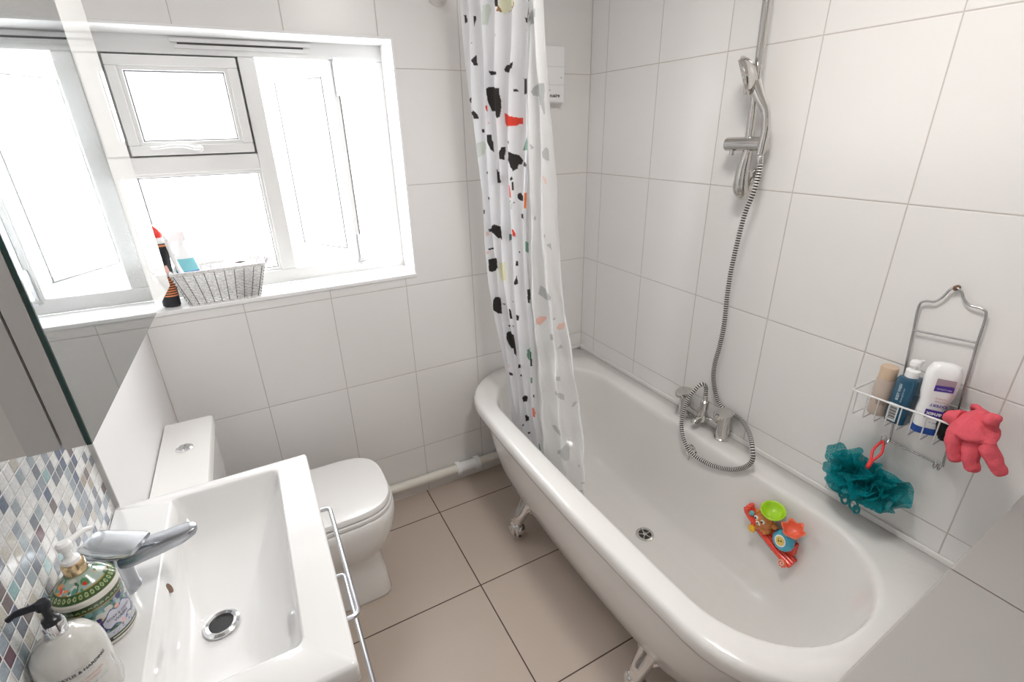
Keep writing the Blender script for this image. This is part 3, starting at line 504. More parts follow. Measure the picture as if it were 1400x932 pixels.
CHIPS = [('K',[(0.0095,1.9835),(0.0119,1.9835),(0.0167,1.9835),(0.0191,1.9747),(0.0215,1.966),(0.0167,1.9638),(0.0119,1.9616),(0.0119,1.9725)]),('K',[(0.1289,1.9703),(0.1337,1.9703),(0.1384,1.9703),(0.136,1.9572),(0.1289,1.9441),(0.1289,1.9441),(0.1265,1.9419),(0.1265,1.955)]),('G',[(0.2506,1.9791),(0.2673,1.9813),(0.2768,1.9835),(0.2792,1.9791),(0.284,1.9703),(0.2745,1.9528),(0.2673,1.9331),(0.2578,1.9331),(0.2434,1.931),(0.2411,1.9441),(0.2434,1.9594),(0.2506,1.9703)]),('K',[(0.2936,1.99),(0.3699,1.9769),(0.3819,1.9769),(0.3819,1.9681),(0.3819,1.9594),(0.3723,1.9594),(0.3675,1.9594),(0.3628,1.9681)]),('B',[(0.3819,1.9638),(0.3914,1.9616),(0.3962,1.9572),(0.3962,1.9528),(0.3938,1.9463),(0.3866,1.9485),(0.3723,1.9506),(0.3795,1.9572)]),('B',[(0.5084,1.9594),(0.5107,1.955),(0.5131,1.9506),(0.5084,1.9463),(0.5012,1.9397),(0.42,1.9485),(0.4129,1.9441),(0.42,1.9506),(0.5036,1.9441),(0.5036,1.9506)]),('Y',[(0.389,1.9769),(0.4105,1.9769),(0.5084,1.9594),(0.506,1.9528),(0.506,1.9463),(0.4153,1.9506),(0.4033,1.9397),(0.3938,1.9528),(0.3842,1.9638),(0.3866,1.9703)]),('B',[(0.6181,1.9485),(0.611,1.9485),(0.6062,1.9485),(0.6372,1.9331),(0.6372,1.9178),(0.611,1.8982),(0.6277,1.8763),(0.6253,1.8807),(0.6253,1.8872),(0.6205,1.9178)]),('K',[(0.5489,1.92),(0.5513,1.9178),(0.6229,1.9091),(0.6205,1.9047),(0.6229,1.8982),(0.5537,1.9069),(0.5513,1.9091),(0.5489,1.9157)]),('K',[(0.3675,1.9222),(0.3675,1.9157),(0.3675,1.9113),(0.3675,1.8982),(0.3723,1.8872),(0.3675,1.8938),(0.3675,1.9003),(0.3675,1.9113)]),('K',[(0.105,1.85),(0.1217,1.8588),(0.1313,1.8653),(0.1313,1.85),(0.136,1.8347),(0.1289,1.8369),(0.1217,1.8369),(0.1146,1.8435)]),('K',[(0.4057,1.8085),(0.4081,1.815),(0.4129,1.8194),(0.4964,1.815),(0.5107,1.8194),(0.5107,1.8129),(0.506,1.8041),(0.494,1.7997),(0.4893,1.7932),(0.4153,1.7997),(0.4081,1.8019),(0.4057,1.8063)]),('K',[(0.2625,1.8129),(0.2768,1.8107),(0.3771,1.8019),(0.3771,1.7975),(0.3747,1.7932),(0.3604,1.7932),(0.2673,1.8019),(0.2625,1.8085)]),('K',[(0.5131,1.7494),(0.5179,1.7516),(0.5203,1.7516),(0.5274,1.7494),(0.5322,1.7451),(0.5322,1.7429),(0.5274,1.7429),(0.5227,1.7429),(0.5155,1.7429),(0.5155,1.7472)]),('K',[(0.5489,1.7757),(0.6253,1.7713),(0.6348,1.7735),(0.6325,1.756),(0.6348,1.7363),(0.5585,1.7363),(0.5513,1.7363),(0.5513,1.756)]),('K',[(0.2458,1.7647),(0.253,1.7669),(0.2625,1.7691),(0.3652,1.7604),(0.389,1.7582),(0.389,1.7407),(0.3938,1.7232),(0.3914,1.7013),(0.3842,1.6794),(0.3771,1.6773),(0.3699,1.6751),(0.358,1.6838),(0.2625,1.6991),(0.2554,1.7123),(0.2482,1.7276),(0.2458,1.7451)]),('R',[(0.2315,1.7144),(0.2387,1.7166),(0.2434,1.7166),(0.2458,1.7079),(0.2458,1.6991),(0.2411,1.6991),(0.2363,1.7013),(0.2315,1.7079)]),('R',[(0.401,1.6904),(0.4129,1.686),(0.4988,1.6794),(0.5251,1.6751),(0.5442,1.6729),(0.5442,1.6641),(0.5442,1.6554),(0.5322,1.6554),(0.5251,1.6532),(0.5084,1.6532),(0.4081,1.651),(0.4033,1.6598),(0.401,1.6663),(0.401,1.6794)]),('K',[(0.0,1.7035),(0.1002,1.7035),(0.1002,1.7057),(0.1169,1.6991),(0.1241,1.6904),(0.1265,1.6838),(0.1265,1.6773),(0.1169,1.6773),(0.1026,1.6773),(0.1002,1.6838),(0.0024,1.6904),(0.0,1.6969)]),('K',[(0.0,1.7407),(0.0048,1.7451),(0.0072,1.7494),(0.0072,1.7407),(0.0048,1.7341),(0.0048,1.7319),(0.0024,1.7319),(0.0,1.7363)]),('g',[(0.7757,1.7363),(0.7876,1.7451),(0.8067,1.7538),(0.9451,1.7516),(0.9666,1.7538),(0.9642,1.7341),(0.9594,1.7166),(0.9451,1.7188),(0.8162,1.7232),(0.8043,1.7254),(0.7876,1.7254),(0.7828,1.7319)]),('g',[(0.8162,1.7232),(0.9451,1.7188),(0.9594,1.7166),(0.9594,1.6969),(0.957,1.6773),(0.9547,1.6773),(0.9499,1.6794),(0.9403,1.6991)]),('P',[(0.2411,1.6685),(0.2458,1.6685),(0.2482,1.6685),(0.2506,1.6641),(0.2506,1.6598),(0.2482,1.6598),(0.2434,1.6598),(0.2411,1.6641)]),('g',[(0.6372,1.9222),(0.7494,1.92),(0.9165,1.92),(0.9165,1.9025),(0.7757,1.8916),(0.7589,1.8894),(0.747,1.885),(0.6396,1.9069)]),('k',[(0.1074,1.9003),(0.1098,1.9003),(0.1146,1.9003),(0.1146,1.8982),(0.1146,1.896),(0.1122,1.896),(0.1074,1.896),(0.1074,1.8982)]),('K',[(0.136,1.6445),(0.1408,1.6445),(0.1432,1.6445),(0.1432,1.6401),(0.1432,1.6357),(0.1408,1.6357),(0.136,1.6357),(0.136,1.6401)]),('K',[(0.2315,1.627),(0.2434,1.627),(0.253,1.6291),(0.253,1.616),(0.2578,1.6051),(0.2578,1.5898),(0.2601,1.5723),(0.253,1.5767),(0.2482,1.581),(0.2411,1.592),(0.2315,1.6051),(0.2315,1.616)]),('K',[(0.3628,1.5767),(0.3723,1.5832),(0.3795,1.5898),(0.389,1.5898),(0.3962,1.5898),(0.3938,1.5832),(0.3938,1.5745),(0.389,1.5635),(0.3866,1.5504),(0.3771,1.5526),(0.3675,1.5526),(0.3604,1.557),(0.3604,1.5635),(0.3604,1.5701)]),('G',[(0.1026,1.6007),(0.1193,1.6029),(0.1384,1.6073),(0.1432,1.6007),(0.2243,1.5963),(0.1408,1.581),(0.136,1.5657),(0.1193,1.5592),(0.0955,1.5504),(0.0955,1.5613),(0.0979,1.5723),(0.0979,1.5854)]),('K',[(0.4033,1.6073),(0.4869,1.6095),(0.4869,1.6116),(0.4893,1.6095),(0.494,1.6051),(0.4916,1.6029),(0.4869,1.5985),(0.4869,1.6029)]),('K',[(0.4845,1.581),(0.5012,1.5767),(0.5131,1.5723),(0.5227,1.5701),(0.5322,1.5679),(0.5394,1.5592),(0.5489,1.5526),(0.5442,1.5482),(0.5418,1.5417),(0.537,1.5395),(0.5298,1.5395),(0.5274,1.5351),(0.5251,1.5285),(0.5179,1.5242),(0.5084,1.5198),(0.506,1.5285),(0.4988,1.5351),(0.494,1.546),(0.4845,1.557),(0.4869,1.5679)]),('K',[(0.5489,1.5482),(0.5561,1.5482),(0.5704,1.5504),(0.5871,1.546),(0.5919,1.5417),(0.5895,1.5395),(0.5871,1.5351),(0.5656,1.5351),(0.5513,1.5351),(0.5513,1.5417)]),('T2',[(0.5847,1.6226),(0.5871,1.616),(0.5895,1.6095),(0.5895,1.5963),(0.5895,1.5854),(0.5632,1.5832),(0.5465,1.5832),(0.5561,1.6029)]),('g',[(0.7613,1.6029),(0.7757,1.6007),(0.7757,1.6007),(0.7852,1.5963),(0.79,1.5898),(0.7804,1.5898),(0.7709,1.5876),(0.7685,1.5942)]),('g',[(0.9165,1.5832),(0.9332,1.5898),(0.9451,1.5963),(0.9523,1.592),(0.9594,1.5898),(0.9594,1.5745),(0.9594,1.5592),(0.9499,1.5592),(0.9427,1.5592),(0.9308,1.5657),(0.9212,1.5701),(0.9189,1.5767)]),('K',[(0.1289,1.5023),(0.1337,1.5045),(0.222,1.5132),(0.222,1.5089),(0.222,1.5045),(0.222,1.5045),(0.1313,1.4979),(0.1313,1.5001)]),('K',[(0.2625,1.5242),(0.2697,1.511),(0.3532,1.5045),(0.3532,1.4935),(0.3628,1.4826),(0.3508,1.4782),(0.2649,1.4717),(0.2649,1.4979)]),('K',[(0.3986,1.5548),(0.4869,1.5592),(0.4869,1.5613),(0.4845,1.5548),(0.4845,1.5482),(0.4845,1.5482),(0.3986,1.5417),(0.3986,1.5482)]),('K',[(0.4964,1.5001),(0.5012,1.5023),(0.5036,1.5045),(0.506,1.5001),(0.506,1.4957),(0.5012,1.4935),(0.4964,1.4914),(0.4964,1.4957)]),('K',[(0.5012,1.487),(0.5084,1.487),(0.5107,1.4848),(0.5107,1.4739),(0.5107,1.4629),(0.506,1.4629),(0.5012,1.4629),(0.5012,1.4739)]),('O',[(0.3914,1.4695),(0.4821,1.4782),(0.4893,1.4782),(0.494,1.4586),(0.4964,1.4367),(0.4893,1.4389),(0.4821,1.4411),(0.4821,1.4586)]),('K',[(0.5227,1.4498),(0.5274,1.452),(0.5346,1.4542),(0.5418,1.4476),(0.5513,1.4454),(0.5513,1.4367),(0.5489,1.4279),(0.5322,1.4301),(0.5227,1.4345),(0.5203,1.4432)]),('O2',[(0.5847,1.4586),(0.5919,1.4607),(0.599,1.4607),(0.599,1.4367),(0.5967,1.4104),(0.5919,1.4126),(0.5871,1.4126),(0.5847,1.4367)]),('P',[(0.9165,1.5198),(0.9284,1.5176),(0.9379,1.5132),(0.9403,1.5045),(0.9403,1.4979),(0.9356,1.4979),(0.9308,1.4979),(0.926,1.5089)]),('K',[(0.1241,1.417),(0.2196,1.4257),(0.2196,1.4257),(0.2196,1.4214),(0.2196,1.417),(0.2196,1.417),(0.1241,1.4082),(0.1241,1.4126)]),('K',[(0.0859,1.3711),(0.0883,1.3711),(0.1002,1.3711),(0.1002,1.3645),(0.0955,1.3558),(0.0859,1.3579),(0.0859,1.3601),(0.0859,1.3667)]),('K',[(0.4821,1.4279),(0.4869,1.4301),(0.4916,1.4301),(0.4869,1.4257),(0.4869,1.4236),(0.4821,1.4236),(0.4821,1.4236),(0.4821,1.4257)]),('K',[(0.5012,1.4214),(0.506,1.4236),(0.5084,1.4236),(0.5084,1.4214),(0.5084,1.4192),(0.506,1.4192),(0.5036,1.4192),(0.5012,1.4192)]),('G',[(0.4821,1.4192),(0.4964,1.4214),(0.5036,1.4214),(0.4988,1.4104),(0.4988,1.3995),(0.4893,1.4017),(0.4797,1.3995),(0.4797,1.4104)]),('K',[(0.5346,1.3842),(0.5394,1.3864),(0.58,1.3951),(0.5847,1.3864),(0.5871,1.3776),(0.5823,1.3754),(0.5346,1.3711),(0.5346,1.3776)]),('g',[(0.7613,1.3929),(0.7661,1.3951),(0.7709,1.3973),(0.7709,1.3908),(0.7733,1.3842),(0.7661,1.3842),(0.7637,1.382),(0.7613,1.3886)]),('K',[(0.1074,1.2989),(0.2172,1.3208),(0.2363,1.3295),(0.2506,1.3251),(0.2625,1.3208),(0.3437,1.3251),(0.3484,1.3164),(0.3508,1.3011),(0.3532,1.2858),(0.3437,1.288),(0.2506,1.277),(0.2387,1.2858),(0.2291,1.2967),(0.2148,1.2989),(0.1122,1.288),(0.1098,1.2945)]),('P',[(0.0931,1.2901),(0.1002,1.2901),(0.1098,1.2923),(0.1074,1.2836),(0.1098,1.277),(0.1002,1.2748),(0.0931,1.2748),(0.0955,1.2836)]),('R',[(0.4821,1.3339),(0.4916,1.3339),(0.494,1.3317),(0.5012,1.3208),(0.5036,1.3076),(0.494,1.3098),(0.4845,1.312),(0.4845,1.323)]),('T3',[(0.3819,1.3033),(0.389,1.3033),(0.4773,1.3186),(0.4773,1.3076),(0.3914,1.2836),(0.3866,1.2814),(0.3819,1.277),(0.3819,1.2901)]),('T2',[(0.5967,1.3055),(0.599,1.3011),(0.6181,1.2967),(0.6181,1.2792),(0.6205,1.2617),(0.599,1.2661),(0.5943,1.2705),(0.5943,1.288)]),('g',[(0.9141,1.3558),(0.9189,1.3536),(0.9236,1.3536),(0.9212,1.3492),(0.9189,1.3448),(0.9141,1.347),(0.9117,1.347),(0.9141,1.3514)]),('g',[(0.9236,1.3251),(0.9356,1.3273),(0.9451,1.3317),(0.9451,1.3186),(0.9451,1.3055),(0.9356,1.3142)]),('K',[(0.1002,1.2245),(0.1122,1.2267),(0.2148,1.242),(0.2148,1.242),(0.2148,1.2398),(0.1122,1.2202),(0.1002,1.218),(0.1026,1.2223)]),('P',[(0.0859,1.2136),(0.0979,1.2136),(0.105,1.2136),(0.1026,1.207),(0.1026,1.2027),(0.0955,1.2027),(0.0883,1.2027),(0.0859,1.207)]),('K',[(0.5107,1.2552),(0.5131,1.2552),(0.5155,1.2573),(0.5155,1.253),(0.5155,1.2508),(0.5131,1.2486),(0.5107,1.2486),(0.5107,1.253)]),('K',[(0.0955,1.183),(0.1098,1.1852),(0.2124,1.2027),(0.2243,1.2027),(0.2291,1.2005),(0.2267,1.183),(0.2267,1.1655),(0.1217,1.1392),(0.1074,1.1327),(0.1002,1.1349),(0.0907,1.1392),(0.0931,1.1611)]),('Y',[(0.2339,1.1808),(0.3413,1.2005),(0.3604,1.2027),(0.3604,1.1699),(0.3604,1.137),(0.3437,1.1349),(0.2339,1.1108),(0.2339,1.1239),(0.2315,1.137),(0.2339,1.1589)]),('K',[(0.494,1.2202),(0.4988,1.2202),(0.5012,1.2202),(0.5012,1.2114),(0.5012,1.2048),(0.4964,1.2048),(0.4916,1.2048),(0.4916,1.2114)]),('K',[(0.494,1.172),(0.494,1.1545),(0.4964,1.137),(0.4893,1.1349),(0.4797,1.1327),(0.4749,1.137),(0.4678,1.1392),(0.4845,1.1567)]),('K',[(0.0931,1.0233),(0.1002,1.0277),(0.105,1.0321),(0.1193,1.0321),(0.2172,1.0496),(0.2148,1.0189),(0.21,0.9861),(0.1193,0.9643),(0.105,0.9643),(0.0955,0.973),(0.0764,0.9818),(0.0835,1.0014)]),('K',[(0.5967,1.1349),(0.599,1.1327),(0.6062,1.1283),(0.6038,1.1042),(0.599,1.0802),(0.5967,1.0824),(0.5919,1.0846),(0.5943,1.1086)]),('g',[(0.7566,1.1458),(0.7613,1.1589),(0.7661,1.1742),(0.778,1.1677),(0.7924,1.1633),(0.8998,1.1742),(0.9141,1.1633),(0.9093,1.1567),(0.9045,1.1524),(0.8831,1.1502),(0.7852,1.1261),(0.778,1.1305),(0.7685,1.137),(0.7613,1.1414)]),('K',[(0.222,1.0277),(0.2267,1.0255),(0.2339,1.0255),(0.2339,1.0211),(0.2339,1.0189),(0.2291,1.0211),(0.2243,1.0233),(0.2243,1.0255)]),('K',[(0.3723,1.0539),(0.3795,1.0518),(0.3842,1.0496),(0.3842,1.0496),(0.463,1.0671),(0.3771,1.0496),(0.3747,1.0496),(0.3747,1.0518)]),('K',[(0.3508,1.0255),(0.358,1.0233),(0.3604,1.0189),(0.3604,1.0014),(0.3604,0.984),(0.3556,0.984),(0.3484,0.984),(0.3461,0.9927),(0.3461,1.0014),(0.3508,1.0146)]),('K',[(0.4654,1.0168),(0.4654,1.0211),(0.4773,1.0233),(0.4821,1.0189),(0.4869,1.0168),(0.4845,1.008),(0.4821,1.0014),(0.4702,1.0014),(0.4654,1.0036),(0.4654,1.0102)]),('P2',[(0.7232,1.0561),(0.7399,1.0627),(0.7518,1.0692),(0.7661,1.0692),(0.7757,1.0692),(0.7757,1.0627),(0.7733,1.0583),(0.7637,1.0474),(0.7494,1.0386),(0.7375,1.0386),(0.7279,1.0386),(0.7255,1.0474)]),('P2',[(0.9117,1.0671),(0.9212,1.0736),(0.9308,1.0824),(0.9451,1.0867),(0.957,1.0933),(0.957,1.0867),(0.957,1.0802),(0.9499,1.0736),(0.9451,1.0671),(0.9308,1.0627),(0.9165,1.0605),(0.9117,1.0649)]),('K',[(0.2387,0.938),(0.2434,0.938),(0.3365,0.9621),(0.3365,0.9599),(0.3365,0.9555),(0.3365,0.9533),(0.2363,0.9293),(0.2363,0.9336)]),('K',[(0.358,0.9599),(0.358,0.9577),(0.3604,0.9577),(0.3604,0.9555),(0.3628,0.9533),(0.3604,0.9533),(0.358,0.9533),(0.3556,0.9555)]),('K',[(0.2243,0.903),(0.2291,0.9074),(0.2315,0.9096),(0.3341,0.9293),(0.3532,0.9205),(0.3556,0.9008),(0.3556,0.879),(0.3556,0.8549),(0.3508,0.8287),(0.3461,0.8374),(0.3317,0.844),(0.2387,0.8396),(0.2291,0.8593),(0.2243,0.8724),(0.2196,0.8855),(0.222,0.8943)]),('g',[(0.7876,1.0102),(0.7924,1.0124),(0.8019,1.0146),(0.8807,1.0321),(0.8831,1.0233),(0.7971,0.9927),(0.79,0.9905),(0.7876,1.0014)]),('g',[(0.8974,0.9949),(0.9069,1.0036),(0.9165,1.0124),(0.9189,1.0058),(0.9212,0.9993),(0.9093,0.9971)]),('T2',[(0.5084,0.8812),(0.5179,0.8855),(0.5823,0.9162),(0.5847,0.8877),(0.5847,0.8571),(0.5823,0.8593),(0.5131,0.8396),(0.5084,0.8484),(0.506,0.8571),(0.5084,0.868)]),('K',[(0.5847,0.9008),(0.5847,0.8987),(0.5871,0.8965),(0.5895,0.868),(0.5919,0.8374),(0.5871,0.8374),(0.5823,0.8396),(0.5847,0.8702)]),('P',[(0.2005,0.774),(0.2005,0.7762),(0.2148,0.7762),(0.2148,0.7696),(0.2148,0.7652),(0.2029,0.7652),(0.2005,0.7652),(0.2005,0.7696)]),('K',[(0.3556,0.7937),(0.3604,0.7937),(0.463,0.8221),(0.463,0.8134),(0.463,0.8046),(0.3556,0.7784),(0.3508,0.7784),(0.3532,0.7849)]),('K',[(0.2005,0.7434),(0.2005,0.7477),(0.2005,0.7477),(0.222,0.739),(0.2315,0.7324),(0.2291,0.7281),(0.2267,0.7237),(0.2172,0.7281),(0.2005,0.7324),(0.2005,0.739)]),('K',[(0.358,0.7499),(0.463,0.7784),(0.463,0.7762),(0.463,0.7718),(0.463,0.7696),(0.463,0.7674),(0.358,0.7412),(0.358,0.7456)]),('g',[(0.8711,0.8965),(0.8831,0.8987),(0.8926,0.9008),(0.8902,0.8943),(0.8902,0.8855),(0.8807,0.8855),(0.8711,0.8833),(0.8711,0.8899)]),('k',[(0.9021,1.0933),(0.9093,1.0955),(0.9141,1.0977),(0.9165,1.0977),(0.9165,1.0977),(0.9093,1.0933),(0.9021,1.0911),(0.9021,1.0911)]),('T2',[(0.5823,0.7849),(0.5823,0.7871),(0.5895,0.7893),(0.5895,0.7762),(0.5895,0.7631),(0.5847,0.7631),(0.5823,0.7696),(0.5823,0.7762)]),('K',[(0.358,0.6493),(0.3628,0.6537),(0.463,0.6887),(0.4797,0.6865),(0.4893,0.6821),(0.4893,0.6712),(0.4821,0.6581),(0.463,0.6581),(0.3628,0.6275),(0.3604,0.6384)]),('K',[(0.5895,0.7149),(0.5919,0.7128),(0.5943,0.7106),(0.5943,0.7018),(0.5967,0.6953),(0.5943,0.6974),(0.5919,0.7018),(0.5895,0.7084)]),('g',[(0.778,0.7959),(0.8807,0.8418),(0.8998,0.8374),(0.8974,0.8265),(0.8974,0.8177),(0.8902,0.8199),(0.8831,0.8199),(0.8711,0.8243),(0.778,0.7806),(0.778,0.7871)]),('g',[(0.8711,0.8965),(0.8831,0.8987),(0.895,0.9008),(0.895,0.8943),(0.8926,0.8855),(0.8831,0.8833),(0.8711,0.8812),(0.8711,0.8899)]),('g',[(0.926,0.8024),(0.9308,0.809),(0.9332,0.8177),(0.9403,0.8221),(0.9499,0.8265),(0.9451,0.8199),(0.9427,0.8134),(0.9379,0.8068),(0.9308,0.8024),(0.9284,0.8024)]),('O',[(0.58,0.6493),(0.5823,0.6559),(0.5895,0.6581),(0.5919,0.6493),(0.5943,0.6384),(0.5943,0.6275),(0.5919,0.6143),(0.5871,0.6187),(0.5823,0.6187),(0.5823,0.634)]),('K',[(0.3628,0.5662),(0.463,0.5947),(0.4821,0.5903),(0.4797,0.5815),(0.4797,0.5728),(0.463,0.5728),(0.3628,0.5378),(0.3652,0.5531)]),('K',[(0.3341,0.529),(0.3437,0.529),(0.3532,0.5312),(0.3508,0.5247),(0.3508,0.5203),(0.3461,0.5203),(0.3341,0.5203),(0.3341,0.5247)]),('K',[(0.3652,0.4875),(0.3699,0.4875),(0.463,0.5225),(0.463,0.5181),(0.463,0.5137),(0.3723,0.4809),(0.3675,0.4809),(0.3652,0.4831)]),('P',[(0.9905,0.8615),(0.9666,0.8484),(0.9666,0.8484),(0.9666,0.8396),(0.9666,0.8287),(0.969,0.8309),(0.969,0.8309),(0.9785,0.8462)]),('g',[(0.7422,0.6428),(0.7494,0.645),(0.7542,0.6493),(0.7685,0.634),(0.8592,0.6821),(0.8473,0.6734),(0.7733,0.6121),(0.7589,0.6143),(0.7518,0.6187),(0.747,0.6296)]),('g',[(0.7542,0.5378),(0.7613,0.5443),(0.8592,0.6209),(0.8902,0.6537),(0.9069,0.6799),(0.9069,0.6515),(0.9093,0.6231),(0.9069,0.6078),(0.9021,0.5925),(0.8902,0.5859),(0.8783,0.5815),(0.8616,0.5903),(0.7566,0.5225),(0.7542,0.5312)]),('T2',[(0.5823,0.4897),(0.5847,0.494),(0.5895,0.4962),(0.5895,0.4787),(0.5895,0.4591),(0.5847,0.4634),(0.5847,0.47),(0.5847,0.4809)]),('g',[(0.9308,0.5837),(0.9332,0.5859),(0.9356,0.5881),(0.9356,0.5793),(0.9332,0.5728),(0.9332,0.5728),(0.9308,0.5728),(0.9308,0.5772)]),('g',[(0.9379,0.4744),(0.9881,0.5269),(1.0,0.5465),(0.9666,0.4962),(0.9666,0.4787),(0.9737,0.4875),(1.0,0.5159),(0.9499,0.4744)]),('g',[(0.9403,0.5137),(0.9523,0.5225),(1.0,0.5706),(1.0,0.5662),(1.0,0.5618),(0.9523,0.5181),(0.9451,0.5094),(0.9427,0.5115)]),('g',[(1.0,0.5859),(1.0,0.5881),(1.0,0.5903),(1.0,0.5859),(1.0,0.5815),(1.0,0.5793),(1.0,0.5793),(1.0,0.5815)])]
def itp(T, z): return np.interp(z, [a for a, _ in T], [b for _, b in T])
CK = {'K': (.028, .024, .022), 'k': (.05, .05, .05), 'R': (.78, .06, .035), 'O': (.80, .20, .13), 'O2': (.85, .22, .07), 'G': (.66, .71, .65), 'g': (.47, .48, .48), 'Y': (.80, .79, .58), 'B': (.30, .15, .045), 'P': (.85, .60, .54), 'P2': (.85, .48, .40), 'T2': (.18, .36, .26), 'T3': (.13, .20, .18)}
NS, NZ = 420, 760
sv = np.linspace(0, 1, NS); zv = np.linspace(2.06, .40, NZ)
S, Z = np.meshgrid(sv, zv)
yl, yr, ym = itp(SIDE_L, Z), itp(SIDE_R, Z), itp(SEAM, Z)
lat = np.where(S < .6, yl + (ym - yl) * S / .6, ym + (yr - ym) * (S - .6) / .4)
X0 = 1.13 + (2.05 - Z) * .058
down = np.clip((2.06 - Z) / 1.6, 0, 1)
# pleats: cloth doubles back sharply, more towards the print side
ph = S / .6 * 4.6 * 2 * PI + .9 * np.sin(Z * 2.1) + .5
ph2 = (S - .6) / .4 * 2.4 * 2 * PI + 1.2 * np.sin(Z * 1.7 + 1)
amp = np.where(S < .6, .017, .011 + .007 * down) * np.minimum(1, np.abs(S - .6) * 40 + .4)
phase = np.where(S < .6, ph, ph2)
X = X0 + amp * np.sin(phase) + .004 * np.sin(Z * 9 + S * 20)
Yc = lat + np.where(S < .6, .012 * (1 - .3 * down), .006) * np.sin(phase + 1.1) * np.minimum(1, S * 12) * np.minimum(1, (1 - S) * 12)
X += .012 * np.exp(-((S - .6) / .02) ** 2)
X -= np.where(S > .6, .03 * (S - .6) / .4 * down, 0)
# crumples lower down on the reverse side
X += np.where(S > .6, .005 * down * np.sin(Z * 31 + S * 43) * np.sin(S * 61 - Z * 11), 0)
# keep the wet cloth inside the bath wall
zz = np.clip((.60 - Z) / .2, 0, 1); X += zz * .010
co = np.stack([X, Yc, Z], -1).reshape(-1, 3)
cols = np.ones((NZ, NS, 4), np.float32)
white = np.array((.84, .84, .86)); rev = np.array((.80, .80, .80)); warm = np.array((.84, .82, .76))
base = np.where((S < .6)[..., None], white, rev)
cols[..., :3] = base
for key, poly in CHIPS:
    inn = poly_in(S, Z, poly); cols[inn, :3] = CK[key]
# cloth weight: the front is several layers deep, the loose end a single thin layer
al = np.full(S.shape, .995)
al = np.where(S > .6, .96 - .20 * np.clip((S - .6) / .1, 0, 1) * down, al)
al = np.where(S > .86, np.minimum(al, .80 - .25 * down), al)
cols[..., 3] = al
idx = np.arange(NZ * NS).reshape(NZ, NS)
f = np.stack([idx[:-1, :-1], idx[:-1, 1:], idx[1:, 1:], idx[1:, :-1]], -1).reshape(-1, 4)
me = bpy.data.meshes.new('shower_curtain'); me.vertices.add(len(co)); me.vertices.foreach_set('co', co.ravel().astype(np.float32))
me.loops.add(f.size); me.loops.foreach_set('vertex_index', f.ravel().astype(np.int32))
me.polygons.add(len(f)); me.polygons.foreach_set('loop_start', np.arange(0, f.size, 4, dtype=np.int32))
me.update(calc_edges=True); me.validate(); set_print(me, cols.reshape(-1, 4))
cur = link('shower_curtain', me, 'curtain', None, True, auto=False)
tag(cur, 'white terrazzo-print shower curtain bunched up and hanging into the bath', 'shower curtain')
for k in range(6):
    y = -.24 - k * .085; bm = bmesh.new()
    tube(bm, [(1.13 + .021 * math.cos(a), y, 2.076 + .026 * math.sin(a)) for a in [2 * PI * i / 20 for i in range(20)]], .0018, 8, closed=True)
    obj('curtain_ring', bm, 'chrome', cur)

# ---------------------------------------------------------------- waste pipe
pp = thing('waste_pipe', 'white plastic waste pipe with collar running low along the back wall', 'pipe')
bm = bmesh.new(); tube(bm, [(.30, -.028, .098), (1.78, -.028, .082)], .0215, 24); obj('pipe_run', bm, 'pvc', pp)
bm = bmesh.new()
tube(bm, [(1.055, -.028, .0898), (1.165, -.028, .0886)], .0255, 24)
for x in (1.045, 1.148):
    n = 40; loops = [[Vector((xx, -.028 + (.031 + .0018 * (i % 2)) * math.cos(2 * PI * i / n), .0895 + (.031 + .0018 * (i % 2)) * math.sin(2 * PI * i / n))) for i in range(n)] for xx in (x, x + .022)]
    loft(bm, loops)
obj('pipe_collar', bm, 'white_pl', pp)
# ---------------------------------------------------------------- toilet
wc = thing('toilet', 'white close-coupled toilet with closed lid under the window', 'toilet')
YC = -.372
obj('cistern', (lambda b: (loft(b, [rrect(.004, .128, YC - .215, YC + .172, .02, .40), rrect(.004, .138, YC - .222, YC + .178, .022, .748)]), b)[1])(bmesh.new()), 'toiletc', wc, bevel=.004)
obj('cistern_lid', (lambda b: (loft(b, [rrect(.003, .142, YC - .227, YC + .182, .008, .7485), rrect(.003, .141, YC - .228, YC + .183, .009, .751), rrect(.003, .141, YC - .228, YC + .183, .009, .776), rrect(.005, .138, YC - .225, YC + .180, .008, .780)]), b)[1])(bmesh.new()), 'toiletc', wc)
bm = bmesh.new()
lathe(bm, [(.023, 0), (.023, .003), (.019, .006), (.0185, .004)], (.071, YC, .780), 32, cap=False)
bt = obj('button_rim', bm, 'chrome', wc)
for s in (-1, 1):
    bm = bmesh.new(); a0 = PI / 2 if s < 0 else -PI / 2
    pts = [(.071 + s * .0008 + .018 * math.cos(a0 + PI * i / 16), YC + .018 * math.sin(a0 + PI * i / 16)) for i in range(17)]
    loft(bm, [[Vector((x, y, z)) for x, y in pts] for z in (.781, .7855)]); obj('flush_button', bm, 'chrome', wc, bevel=.001)
def dee(x0, x1, hw, z, k=14, rb=.04, ex=3.1):
    """flat at the cistern end, rounded at the front"""
    rf = hw * .98; out = []
    xs = x1 - rf * 1.05
    for i in range(2 * k + 1):
        t = -PI / 2 + PI * i / (2 * k)
        c, s = math.cos(t), math.sin(t)
        out.append(Vector((xs + rf * 1.05 * abs(c) ** (2 / ex), YC + hw * math.copysign(abs(s) ** (2 / ex), s), z)))
    for i in range(9): 
        t = PI / 2 * i / 8; out.append(Vector((x0 + rb - rb * math.sin(t), YC + hw - rb + rb * math.cos(t), z)))
    for i in range(9):
        t = PI / 2 * i / 8; out.append(Vector((x0 + rb - rb * math.cos(t), YC - hw + rb - rb * math.sin(t), z)))
    return out
bm = bmesh.new()
